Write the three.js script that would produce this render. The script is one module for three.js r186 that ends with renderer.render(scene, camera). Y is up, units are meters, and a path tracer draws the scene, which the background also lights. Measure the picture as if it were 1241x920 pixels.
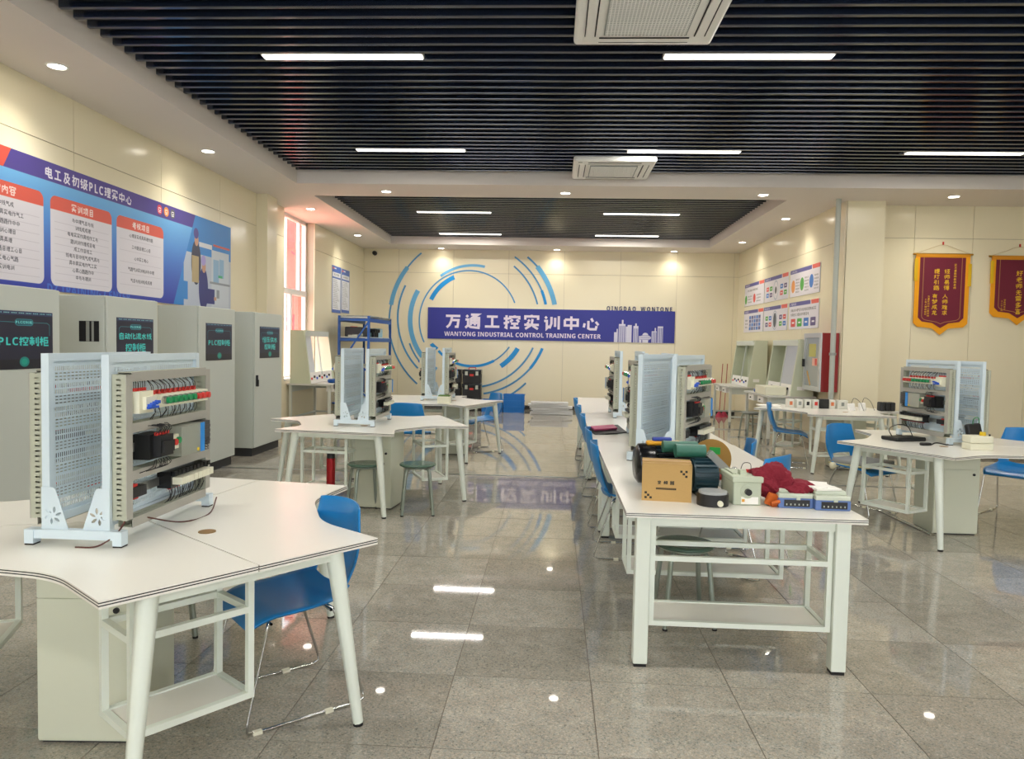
import * as THREE from 'three';
import { RectAreaLightUniformsLib } from 'three/addons/lights/RectAreaLightUniformsLib.js';
import { FontLoader } from 'three/addons/loaders/FontLoader.js';
import { TextGeometry } from 'three/addons/geometries/TextGeometry.js';
import { RoundedBoxGeometry } from 'three/addons/geometries/RoundedBoxGeometry.js';

// ---------- camera, sky, sun, exposure ----------
const scene = new THREE.Scene();
const camera = new THREE.PerspectiveCamera(2 * Math.atan(460 / 906) * 180 / Math.PI, 1241 / 920, 0.05, 200);
camera.position.set(0, 1.55, 0);
camera.rotation.order = 'YXZ';
camera.rotation.set(-2.7 * Math.PI / 180, 3.08 * Math.PI / 180, 1.15 * Math.PI / 180);
scene.background = new THREE.Color(0.92, 0.95, 1.0).multiplyScalar(5);
const sun = new THREE.DirectionalLight(0xfff2e0, 16);
sun.position.set(-6, 22, -34); sun.target.position.set(-9, 0, -14);
sun.castShadow = true; sun.shadow.mapSize.set(2048, 2048);
Object.assign(sun.shadow.camera, { left: -25, right: 25, top: 25, bottom: -25, near: 1, far: 80 });
scene.add(sun, sun.target);
RectAreaLightUniformsLib.init();
const renderer = new THREE.WebGLRenderer({ antialias: true });
renderer.toneMapping = THREE.LinearToneMapping;
renderer.toneMappingExposure = 1.2;
renderer.shadowMap.enabled = true;
const BAR_POWER = 84, SPOT_POWER = 3.4;

// ---------- helpers ----------
let seed = 7;
const rnd = (a = 1, b) => { seed = (seed * 1664525 + 1013904223) >>> 0; const t = seed / 4294967296; return b === undefined ? t * a : a + t * (b - a); };
const V = (x, y, z) => new THREE.Vector3(x, y, z);
const taken = {};
const numbered = (n) => { const k = taken[n] = (taken[n] ?? -1) + 1; return k ? n + '_' + String(k).padStart(3, '0') : n; };
class BB {                                                    // collects boxes, beams and geometries into one geometry
  constructor() { this.p = []; this.n = []; this.u = []; this.i = []; }
  box(cx, cy, cz, w, h, d, m) {
    const F = [[0, 1, 2, w, h, d], [2, 1, 0, d, h, w], [0, 2, 1, w, d, h]], c = [cx, cy, cz], v = V(), q = V();
    for (const [a, b, k, la, lb, lk] of F) for (const s of [1, -1]) {
      const base = this.p.length / 3;
      for (const [x, y] of [[-1, -1], [1, -1], [1, 1], [-1, 1]]) {
        const pt = [0, 0, 0]; pt[a] = x * la / 2; pt[b] = y * lb / 2; pt[k] = s * lk / 2;
        v.set(c[0] + pt[0], c[1] + pt[1], c[2] + pt[2]); const nn = [0, 0, 0]; nn[k] = s; q.set(...nn);
        if (m) { v.set(...pt).applyMatrix4(m); q.transformDirection(m); }
        this.p.push(v.x, v.y, v.z); this.n.push(q.x, q.y, q.z); this.u.push(c[a] + pt[a], c[b] + pt[b]);
      }
      const flip = (k === 1 || k === 0) ? s > 0 : s < 0;
      if (flip) this.i.push(base, base + 2, base + 1, base, base + 3, base + 2); else this.i.push(base, base + 1, base + 2, base, base + 2, base + 3);
    }
    return this;
  }
  rbox(cx, cy, cz, w, h, d, rx = 0, ry = 0, rz = 0) { const m = new THREE.Matrix4().makeRotationFromEuler(new THREE.Euler(rx, ry, rz)); m.setPosition(cx, cy, cz); return this.box(0, 0, 0, w, h, d, m); }
  beam(a, b, w, h) {                                           // square bar from a to b
    const d = b.clone().sub(a), l = d.length(); d.normalize();
    const up = Math.abs(d.y) > 0.99 ? V(0, 0, 1) : V(0, 1, 0), x = up.clone().cross(d).normalize(), y = d.clone().cross(x);
    const m = new THREE.Matrix4().makeBasis(x, y, d).setPosition(a.clone().add(b).multiplyScalar(0.5));
    return this.box(0, 0, 0, w, h ?? w, l, m);
  }
  geo(g, m) {
    g = g.index ? g.clone() : g.clone(); if (m) g.applyMatrix4(m);
    const base = this.p.length / 3, P = g.attributes.position, N = g.attributes.normal, U = g.attributes.uv;
    for (let k = 0; k < P.count; k++) { this.p.push(P.getX(k), P.getY(k), P.getZ(k)); this.n.push(N.getX(k), N.getY(k), N.getZ(k)); this.u.push(U ? U.getX(k) : 0, U ? U.getY(k) : 0); }
    if (g.index) for (const k of g.index.array) this.i.push(base + k); else for (let k = 0; k < P.count; k++) this.i.push(base + k);
    return this;
  }
  at(g, x, y, z, rx = 0, ry = 0, rz = 0) { const m = new THREE.Matrix4().makeRotationFromEuler(new THREE.Euler(rx, ry, rz)); m.setPosition(x, y, z); return this.geo(g, m); }
  build() {
    const g = new THREE.BufferGeometry();
    g.setAttribute('position', new THREE.Float32BufferAttribute(this.p, 3)); g.setAttribute('normal', new THREE.Float32BufferAttribute(this.n, 3));
    g.setAttribute('uv', new THREE.Float32BufferAttribute(this.u, 2)); g.setIndex(this.i); return g;
  }
}
const box = (...a) => new BB().box(...a);
function mesh(parent, name, g, mat, pos, rot) {
  const o = new THREE.Mesh(g instanceof BB ? g.build() : g, mat);
  o.name = name; o.castShadow = o.receiveShadow = true;
  if (pos) o.position.set(...pos);
  if (rot) o.rotation.set(...rot);
  parent.add(o); return o;
}
function tag(o, label, category, group, kind) { if (label) o.userData.label = label; if (category) o.userData.category = category; if (group) o.userData.group = group; if (kind) o.userData.kind = kind; return o; }
function thing(name, label, category, pos = [0, 0, 0], turn = 0, group) {
  const o = new THREE.Group(); o.name = numbered(name); o.position.set(...pos); o.rotation.y = turn; scene.add(o);
  return tag(o, label, category, group);
}
function single(name, label, category, g, mat, pos, rot, group) { const o = mesh(scene, numbered(name), g, mat, pos, rot); return tag(o, label, category, group); }
function copy(o, base, label, pos, turn = 0, group) { const c = o.clone(); c.name = numbered(base); c.userData = { ...o.userData }; scene.add(c); c.position.set(...pos); c.rotation.y = turn; tag(c, label, null, group); return c; }
function struct(name, g, mat, pos, rot, label) { const o = g ? mesh(scene, name, g, mat, pos, rot) : new THREE.Group(); o.name = name; if (!g) scene.add(o); o.userData.kind = 'structure'; if (label) o.userData.label = label; return o; }
const mat = (color, roughness = 0.5, o = {}) => new THREE.MeshPhysicalMaterial({ color, roughness, ...o });
function roundPath(pts, r) {
  const c = new THREE.CurvePath(); let prev = pts[0];
  for (let k = 1; k < pts.length - 1; k++) {
    const p = pts[k], a = p.clone().add(pts[k - 1].clone().sub(p).setLength(Math.min(r, p.distanceTo(pts[k - 1]) * 0.45))), b = p.clone().add(pts[k + 1].clone().sub(p).setLength(Math.min(r, p.distanceTo(pts[k + 1]) * 0.45)));
    c.add(new THREE.LineCurve3(prev, a)); c.add(new THREE.QuadraticBezierCurve3(a, p, b)); prev = b;
  }
  c.add(new THREE.LineCurve3(prev, pts[pts.length - 1])); return c;
}
const tube = (pts, r, seg = 24, rs = 6, bend = 0.05) => new THREE.TubeGeometry(roundPath(pts, bend), seg, r, rs, false);
const wire = (pts, r, seg = 12, rs = 4) => new THREE.TubeGeometry(new THREE.CatmullRomCurve3(pts), seg, r, rs, false);
const cyl = (r1, r2, h, s = 16) => new THREE.CylinderGeometry(r1, r2, h, s);
const rbx = (w, h, d, r = 0.005, s = 2) => new RoundedBoxGeometry(w, h, d, s, r);
function shell(P, nu, nv, th, skip = () => false) {            // a thick curved sheet; skip(u, v) leaves cells out
  const pts = [], nor = [], e = 1e-3;
  for (let j = 0; j <= nv; j++) for (let i = 0; i <= nu; i++) {
    const u = i / nu, v = j / nv, du = P(Math.min(1, u + e), v).sub(P(Math.max(0, u - e), v)), dv = P(u, Math.min(1, v + e)).sub(P(u, Math.max(0, v - e)));
    pts.push(P(u, v)); nor.push(du.cross(dv).normalize());
  }
  const pos = [], idx = [], N = pts.length, id = (i, j) => j * (nu + 1) + i, on = (i, j) => i >= 0 && j >= 0 && i < nu && j < nv && !skip((i + 0.5) / nu, (j + 0.5) / nv);
  for (const s of [1, -1]) for (let k = 0; k < N; k++) { const q = pts[k].clone().addScaledVector(nor[k], s * th / 2); pos.push(q.x, q.y, q.z); }
  const quad = (a, b, c, d) => idx.push(a, b, c, a, c, d);
  for (let j = 0; j < nv; j++) for (let i = 0; i < nu; i++) if (on(i, j)) {
    const a = id(i, j), b = id(i + 1, j), c = id(i + 1, j + 1), d = id(i, j + 1);
    quad(a, b, c, d); quad(N + a, N + d, N + c, N + b);
    if (!on(i, j - 1)) quad(a, N + a, N + b, b);
    if (!on(i, j + 1)) quad(d, c, N + c, N + d);
    if (!on(i - 1, j)) quad(a, d, N + d, N + a);
    if (!on(i + 1, j)) quad(b, N + b, N + c, c);
  }
  const g = new THREE.BufferGeometry(); g.setAttribute('position', new THREE.Float32BufferAttribute(pos, 3));
  g.setAttribute('uv', new THREE.Float32BufferAttribute(new Float32Array(pos.length / 3 * 2), 2)); g.setIndex(idx); g.computeVertexNormals(); return g;
}
function extrude(points, depth, bevel = 0) {
  const s = new THREE.Shape(points.map(([x, y]) => new THREE.Vector2(x, y)));
  return new THREE.ExtrudeGeometry(s, { depth, bevelEnabled: bevel > 0, bevelSize: bevel, bevelThickness: bevel, bevelSegments: 2 });
}
function canvasTex(w, h, draw) {
  const c = document.createElement('canvas'); c.width = w; c.height = h; const x = c.getContext('2d'); draw(x, w, h);
  const t = new THREE.CanvasTexture(c); t.colorSpace = THREE.SRGBColorSpace; t.magFilter = THREE.LinearFilter; return t;
}

// ---------- lettering: strokes of each character on a 20 x 20 grid ----------
const GLYPHS = {
  万: '2,4 18,4;9,4 8,10 6,15 3,18;8,9 16,9 15,17 12,17',
  通: '3,3 5,5;2,8 5,8 5,15;2,18 5,15 8,17 18,18;8,2 16,2 12,5;10,3 13,5;8,6 17,6 17,15 15,15;8,6 8,15;8,9 17,9;8,12 17,12;12.5,6 12.5,15',
  工: '4,4 16,4;10,4 10,16;2,16 18,16',
  控: '1,6 7,6;4,2 4,17 2,16;1,12 7,10;13,2 13,4;8,7 8,4 18,4 18,7;11,7 8,10;15,7 18,10;9,12 17,12;13,12 13,17;8,17 18,17',
  实: '10,1 10,3;3,7 3,3 17,3 17,7;6,7 8,9;5,10 7,12;2,13 18,13;11,6 10,13 3,18;11,14 17,18',
  训: '3,3 5,5;2,8 5,8 5,17 8,14;10,3 10,11 8,17;14,4 14,15;18,2 18,18',
  中: '3,6 17,6 17,13 3,13 3,6;10,2 10,18',
  心: '3,10 2,15;7,7 7,16 9,17 15,17 16,13;10,4 12,8;15,8 18,12',
  电: '4,5 16,5 16,13 4,13 4,5;4,9 16,9;10,2 10,15 11,17 18,17 18,14',
  及: '4,3 13,3 11,8 16,8 14,12 9,16 5,18;7,3 6,9 3,17;7,9 10,14 17,18',
  初: '4,1 6,3;2,5 8,5 2,12;5,8 5,18;6,9 8,11;9,5 18,5 17,17 14,16;12,5 11,12 8,17',
  级: '5,2 2,7 6,7 2,12;2,17 7,14;3,12 7,11;9,3 17,3 14,9 18,9 15,14 9,18;11,3 10,11 8,17;11,10 18,18',
  理: '2,4 8,4;2,10 8,10;2,16 8,14;5,4 5,15;10,3 18,3 18,10 10,10 10,3;10,6.5 18,6.5;14,3 14,17;10,13.5 18,13.5;9,17 19,17',
  教: '2,4 10,4;6,1 6,8;1,8 11,8;10,3 2,11;3,11 9,11 6,13;6,13 6,18 4,17;1,15 10,14;13,1 11,8;12,5 19,5;17,5 15,13 11,18;12,8 15,14 19,18',
  学: '4,1 6,4;10,1 11,4;16,1 14,4;2,9 2,5 18,5 18,9;6,9 14,9 10,12;10,12 10,18 7,17;2,13 18,13',
  内: '3,18 3,6 17,6 17,17 14,17;10,2 10,7 6,13;10,8 14,13',
  容: '10,1 10,3;2,7 2,3 18,3 18,7;7,5 4,9;13,5 16,9;10,7 2,13;10,7 18,13;6,13 14,13 14,18 6,18 6,13',
  项: '1,5 8,5;4.5,5 4.5,14;1,15 8,13;9,3 19,3;14,3 12,6;10,14 10,6 18,6 18,14;14,8 14,12 9,18;15,14 19,18',
  目: '5,3 15,3 15,17 5,17 5,3;5,8 15,8;5,12.5 15,12.5',
  考: '4,4 14,4;9,1 9,8;1,8 19,8;17,2 2,14;8,11 16,11;8,11 7,14 15,14 14,18 10,17',
  核: '1,6 8,6;4.5,1 4.5,18;4.5,7 1,13;5,8 8,11;13,1 14,3;9,4 19,4;13,5 10,9 15,9 9,15;17,8 9,18;15,13 19,18',
  制: '3,2 2,6;1,5 10,5;0,9 11,9;5.5,1 5.5,18;2,16 2,12 9,12 9,16;14,3 14,14;18,1 18,18 15,17',
  柜: '1,6 8,6;4.5,1 4.5,18;4.5,7 1,13;5,8 8,11;18,3 10,3 10,18 19,18;10,8 17,8 17,13 10,13',
  自: '10,1 8,4;4,4 16,4 16,18 4,18 4,4;4,8.5 16,8.5;4,13 16,13',
  动: '2,4 9,4;1,9 10,9;5,9 2,16 9,14;7,12 10,17;10,6 18,6 17,17 14,16;14,2 14,8 10,18',
  化: '6,2 1,10;4,7 4,18;17,6 10,12;11,2 11,16 12,17 18,17 18,13',
  流: '2,3 4,5;1,8 4,10;1,18 5,12;12,1 13,3;6,4 19,4;11,4 8,9 17,8;15,6 18,10;9,11 7,18;12.5,11 12.5,18;16,11 16,17 19,17 19,15',
  水: '10,2 10,18 7,16;2,7 8,7 2,16;17,5 11,10;11,8 18,17',
  线: '5,2 2,7 6,7 2,12;2,17 7,14;3,12 7,11;9,6 17,5;9,10 18,9;12,2 14,14 18,18 18,15;17,11 9,18;15,2 17,3',
  恒: '4,1 4,18;1,6 1,10;6,5 7,9;9,3 19,3;11,7 17,7 17,14 11,14 11,7;11,10.5 17,10.5;8,18 19,18',
  压: '3,3 18,3;3,3 3,11 1,18;6,9 17,9;11,5 11,16;5,16 19,16;14,11 16,13',
  供: '6,2 1,10;4,7 4,18;8,6 19,6;7,13 19,13;11,2 11,13;16,2 16,13;11,14 7,18;15,14 19,18',
  变: '10,1 11,3;2,4 18,4;8,4 8,10;12,4 12,10;5,6 3,9;15,6 17,9;4,11 15,11 10,16 3,18;6,12 10,16 17,18',
  频: '3,4 3,9;6,1 6,9;6,5 9,5;0,9 10,9;5,10 5,14;2,11 1,14;9,11 6,15 1,18;11,3 19,3;15,3 14,6;11,14 11,6 18,6 18,14;15,8 15,13 10,18;15,14 19,18',
  器: '2,2 8,2 8,7 2,7 2,2;12,2 18,2 18,7 12,7 12,2;1,10 19,10;10,7 8,11 2,13;11,10 18,13;2,13 8,13 8,18 2,18 2,13;12,13 18,13 18,18 12,18 12,13',
  经: '5,2 2,7 6,7 2,12;2,17 7,14;3,12 7,11;9,3 17,3 9,10;13,6 18,10;10,12 18,12;14,12 14,17;8,17 19,17',
  师: '2,4 2,13;6,2 6,10 3,18;8,3 19,3;13.5,3 13.5,18;9,14 9,7 18,7 18,14 16,14',
  易: '5,2 15,2 15,8 5,8 5,2;5,5 15,5;6,8 2,13;4,11 17,11 16,18 13,17;9,11 4,17;13,11 8,18',
  得: '5,1 1,6;6,5 1,10;4,9 4,18;9,2 17,2 17,8 9,8 9,2;9,5 17,5;8,10.5 18,10.5;7,13.5 19,13.5;15,10.5 15,18 12,17;10,15 11,17',
  人: '10,2 9,9 2,18;10,8 18,18',
  难: '1,4 8,4 5,11 1,17;2,7 8,16;12,2 9,9;11,6 11,18;11,6 19,6;11,10 18,10;11,14 18,14;11,18 19,18;15,6 15,18;14,2 15,4',
  求: '2,6 18,6;10,1 10,18 7,17;14,2 16,4;4,9 6,11;2,16 8,13;16,9 12,12;11,10 18,17',
  提: '1,6 7,6;4,2 4,17 2,16;1,12 7,10;9,2 17,2 17,8 9,8 9,2;9,5 17,5;8,10 19,10;13.5,10 13.5,17;13.5,13 18,13;10,12 9,15 7,18;10,15 13,18 19,18',
  灯: '4,2 4,10 1,17;1,6 2,9;7,5 5,8;5,11 7,14;9,4 19,4;14,4 14,17 11,16',
  引: '2,3 9,3 9,8 3,8 2,12 9,12 8,17 5,17;16,2 16,18',
  路: '2,3 8,3 8,8 2,8 2,3;5,8 5,17;5,12 8,12;2,11 2,17;1,18 9,16;13,1 9,7;12,4 17,4 10,11;12,6 19,11;11,12 18,12 18,18 11,18 11,12',
  有: '2,5 18,5;9,1 7,8 2,13;6,18 6,8 15,8 15,17 13,17;6,11 15,11;6,14 15,14',
  梦: '1,4 9,4;5,1 5,9;5,4 1,8;6,5 9,8;11,4 19,4;15,1 15,9;15,4 11,8;16,5 19,8;9,9 3,14;8,11 16,11 10,16 3,19;8,13 11,15',
  成: '4,5 18,5;4,5 4,11 1,18;4,9 9,9 9,14 7,14;11,1 13,12 18,18 18,15;17,9 10,18;14,1 17,3',
  龙: '3,6 17,6;8,2 8,8 3,18;12,2 14,4;11,8 11,16 12,18 18,18 18,15;16,9 8,15',
  好: '5,1 3,10 8,17;7,6 5,13 1,18;1,6 9,6;10,3 18,3 14,7;14,7 14,18 11,17;9,10 19,10',
  老: '4,4 14,4;9,1 9,8;1,8 19,8;17,2 2,15;15,10 8,13;8,10 8,16 9,18 17,18 17,15',
  无: '4,4 16,4;2,9 18,9;10,4 9,11 3,18;11,9 11,16 12,18 18,18 18,15',
  需: '4,2 16,2;2,7 2,4 18,4 18,7;10,2 10,8;5,6 7,6;5,8 7,8;13,6 15,6;13,8 15,8;2,10 18,10;10,10 9,13;4,18 4,13 16,13 16,18;8,13 8,18;12,13 12,18',
  多: '10,1 3,7;8,3 15,3 9,8 3,11;9,5 11,6;12,9 5,15;11,11 18,11 12,16 3,19;10,13 12,14',
  言: '9,1 11,3;2,4 18,4;5,8 15,8;5,11 15,11;5,14 15,14 15,18 5,18 5,14',
  具: '5,2 15,2 15,13 5,13 5,2;5,5.5 15,5.5;5,9 15,9;1,13 19,13;7,14 3,18;13,14 17,18',
  与: '6,2 5,9 16,9 15,17 11,17;6,5 15,5;2,13 12,13',
  作: '6,2 1,10;4,7 4,18;11,2 8,9;10,6 19,6;13,6 13,18;13,10 18,10;13,14 18,14',
  气: '6,1 2,8;5,4 17,4;5,7 15,7;3,10 14,10 15,17 19,17 18,14',
};
function glyph(x, ch, px, py, s, wide = 1, weight = 0.1) {
  if (!GLYPHS[ch]) { x.font = `bold ${s}px sans-serif`; x.textAlign = 'center'; x.textBaseline = 'middle'; x.fillText(ch, px + s * wide / 2, py + s * 0.52); return; }
  x.lineWidth = s * weight; x.lineCap = 'butt'; x.lineJoin = 'miter';
  for (const st of GLYPHS[ch].split(';')) {
    x.beginPath();
    st.split(' ').forEach((q, k) => { const [a, b] = q.split(',').map(Number); x[k ? 'lineTo' : 'moveTo'](px + a / 20 * s * wide, py + b / 20 * s); });
    x.stroke();
  }
}
function write(x, str, px, py, s, color, { wide = 1, weight = 0.1, gap = 0.06, down = false, centre = false } = {}) {
  x.fillStyle = x.strokeStyle = color;
  const step = (c) => (/[A-Z0-9]/.test(c) ? 0.64 : c === ' ' ? 0.5 : 1) * s * (down ? 1 : wide) + gap * s;
  if (centre) px -= [...str].reduce((t, c) => t + step(c), 0) / 2;
  for (const c of str) { if (c !== ' ') glyph(x, c, px, py, s, /[A-Z0-9]/.test(c) ? 0.64 : wide, weight); if (down) py += step(c); else px += step(c); }
}
const small = '电工具与作气理实训目中心成路线'; let si = 0;
const line = (n) => Array.from({ length: n }, () => small[(si = (si * 7 + 3) % 101) % small.length]).join('');   // small print too fine to read

// ---------- materials ----------
function noiseTex(size, fn, srgb = true) {
  const d = new Uint8Array(size * size * 4);
  for (let k = 0; k < size * size; k++) { const [r, g, b] = fn(k % size, Math.floor(k / size)); d[k * 4] = r; d[k * 4 + 1] = g; d[k * 4 + 2] = b; d[k * 4 + 3] = 255; }
  const t = new THREE.DataTexture(d, size, size); t.wrapS = t.wrapT = THREE.RepeatWrapping; t.magFilter = THREE.LinearFilter; if (srgb) t.colorSpace = THREE.SRGBColorSpace; t.needsUpdate = true; return t;
}
const wrapGrid = (n) => { const a = Float32Array.from({ length: n * n }, () => rnd()); return (x, y) => { const xi = Math.floor(x), yi = Math.floor(y), f = x - xi, g = y - yi, at = (i, j) => a[((j % n + n) % n) * n + ((i % n + n) % n)]; return (at(xi, yi) * (1 - f) + at(xi + 1, yi) * f) * (1 - g) + (at(xi, yi + 1) * (1 - f) + at(xi + 1, yi + 1) * f) * g; }; };
const n256 = wrapGrid(256), n128 = wrapGrid(128), n16 = wrapGrid(16);
const granite = (tone, warm) => noiseTex(1024, (x, y) => {
  const a = n256(x / 4, y / 4), b = n128(x / 8, y / 8), c = n16(x / 64, y / 64);
  let l = 158 + (a - 0.5) * 34 + (b - 0.5) * 18 + (c - 0.5) * 14; if (a * 0.6 + b * 0.4 < 0.25) l -= 24; if (a * 0.5 + b * 0.5 > 0.78) l += 12;
  l = l * tone; const p = (b - 0.5) * 18 * warm; return [l + 5 + p * 0.6, l, l - 12 - p * 0.4].map((v) => Math.max(0, Math.min(255, v)));
});
const gTex = [granite(1.0, 1), granite(1.04, 1.2), granite(0.96, 0.9)];
for (const t of gTex) t.repeat.set(1.1, 1.1);
const TILE = gTex.map((t) => mat(0xffffff, 0.03, { map: t }));
const M = {
  grout: mat(0x6f665a, 0.9), wall: mat(0xebe2c4, 0.22), wallGap: mat(0xbcb39c, 0.7), ceil: mat(0xe4dcd4, 0.75), slat: mat(0x1a2336, 0.15, { ior: 1.9 }), plenum: mat(0x15161a, 0.9), skirt: mat(0x2b2a28, 0.5),
  lam: mat(0xeeece2, 0.24), edge: mat(0x1e1f1e, 0.6), leg: mat(0xe6ede1, 0.36), ped: mat(0xd6d9c4, 0.45), rubber: mat(0x1c1c1c, 0.8), cab: mat(0xc2c8c0, 0.5), plinth: mat(0x2c2d2f, 0.6),
  rack: mat(0xd3e2ea, 0.4), duct: mat(0xa9a79d, 0.55), ductWall: mat(0xb2b5a2, 0.6), cream: mat(0xe6e4cd, 0.5), black: mat(0x17181a, 0.45), blackGloss: mat(0x101114, 0.22), silver: mat(0xb9bdb0, 0.3, { metalness: 0.5 }),
  chrome: mat(0xc8c9c8, 0.14, { metalness: 1 }), steel: mat(0x9fa29f, 0.3, { metalness: 0.9 }), blue: mat(0x1982c8, 0.3), blueDeep: mat(0x0a4f9e, 0.4), seatGreen: mat(0x4b6658, 0.22), stoolLeg: mat(0x98a298, 0.28, { metalness: 0.6 }),
  green: mat(0x0f8a52, 0.35), red: mat(0xd0322b, 0.35), blueToggle: mat(0x2358c8, 0.4), blueStripe: mat(0x2d8fe0, 0.4), yellow: mat(0xe6c31c, 0.45), wireBlack: mat(0x202124, 0.5), wireRed: mat(0x8e1f22, 0.5), wireBrown: mat(0x5a2f26, 0.6),
  white: mat(0xf2f1ec, 0.45), glass: mat(0xffffff, 0.02, { transmission: 1, thickness: 0, ior: 1.45 }), led: mat(0xffffff, 0.5, { emissive: 0xfffaf0, emissiveIntensity: 4 }), lens: mat(0xffffff, 0.5, { emissive: 0xfff6e6, emissiveIntensity: 26 }), gray: mat(0x8f948f, 0.5), paper: mat(0xf3f1ea, 0.8),
};

// ---------- the room ----------
const H = 3.77, XL = -4.57, XR = 4.29, XR2 = 8.8, DB = 17.8, DF = 11.75, DN = -3;   // ceiling, left wall, right alcove wall, right wall, back wall, banner wall, wall behind the camera (depths run along -z)
const span = (x0, x1, y0, y1, d0, d1) => [(x0 + x1) / 2, (y0 + y1) / 2, -(d0 + d1) / 2, x1 - x0, y1 - y0, d1 - d0];
const slab = (...a) => box(...span(...a));
{ // floor: a bed with single tiles
  const f = struct('floor', slab(XL - 0.2, XR2 + 0.2, -0.12, -0.0035, DN - 0.2, DB + 0.2), M.grout, null, null, 'polished speckled granite tile floor');
  const P = 0.634, g = 0.004, rest = new BB(), geos = [0, 1, 2, 3].map((k) => { const q = box(0, 0, 0, P - g, 0.02, P - g).build(), u = q.attributes.uv; for (let i = 0; i < u.count; i++) u.setXY(i, u.getX(i) + k * 0.37, u.getY(i) + k * 0.53); return q; });
  const cells = [];
  for (let i = -8; i <= 13; i++) for (let j = -9; j <= 23; j++) {
    const x0 = Math.max(XL, 0.208 + i * P), x1 = Math.min(XR2, 0.208 + (i + 1) * P), d0 = Math.max(DN, 2.772 + j * P), d1 = Math.min(DB, 2.772 + (j + 1) * P);
    if (x1 - x0 < 0.05 || d1 - d0 < 0.05 || (d0 > DF && x0 > XR)) continue;
    const d = (d0 + d1) / 2, x = (x0 + x1) / 2, seen = d > 2.2 && x < d * 0.67 + 0.9 && x > -d * 0.8 - 0.9;
    cells.push({ x0, x1, d0, d1, x, d, seen, full: x1 - x0 > P - 0.01 && d1 - d0 > P - 0.01 });
  }
  cells.filter((c) => c.seen && c.full).sort((a, b) => a.d - b.d).slice(0, 295).forEach((c) => { c.single = true; });
  for (const c of cells) {
    if (c.single) { const o = mesh(f, 'tile', geos[Math.floor(rnd(4))], TILE[Math.floor(rnd(3))], [c.x, -0.01, -c.d]); }
    else rest.box(c.x, -0.01, -c.d, c.x1 - c.x0 - g, 0.02, c.d1 - c.d0 - g);
  }
  tag(mesh(f, 'tile', rest, TILE[0]), null, null, null, 'stuff');
  struct('trim_1', slab(XL, 4.2, 0, 0.006, 8.71, 8.75), M.steel, null, null, 'dark metal floor strip crossing the tiles');
}
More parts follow.
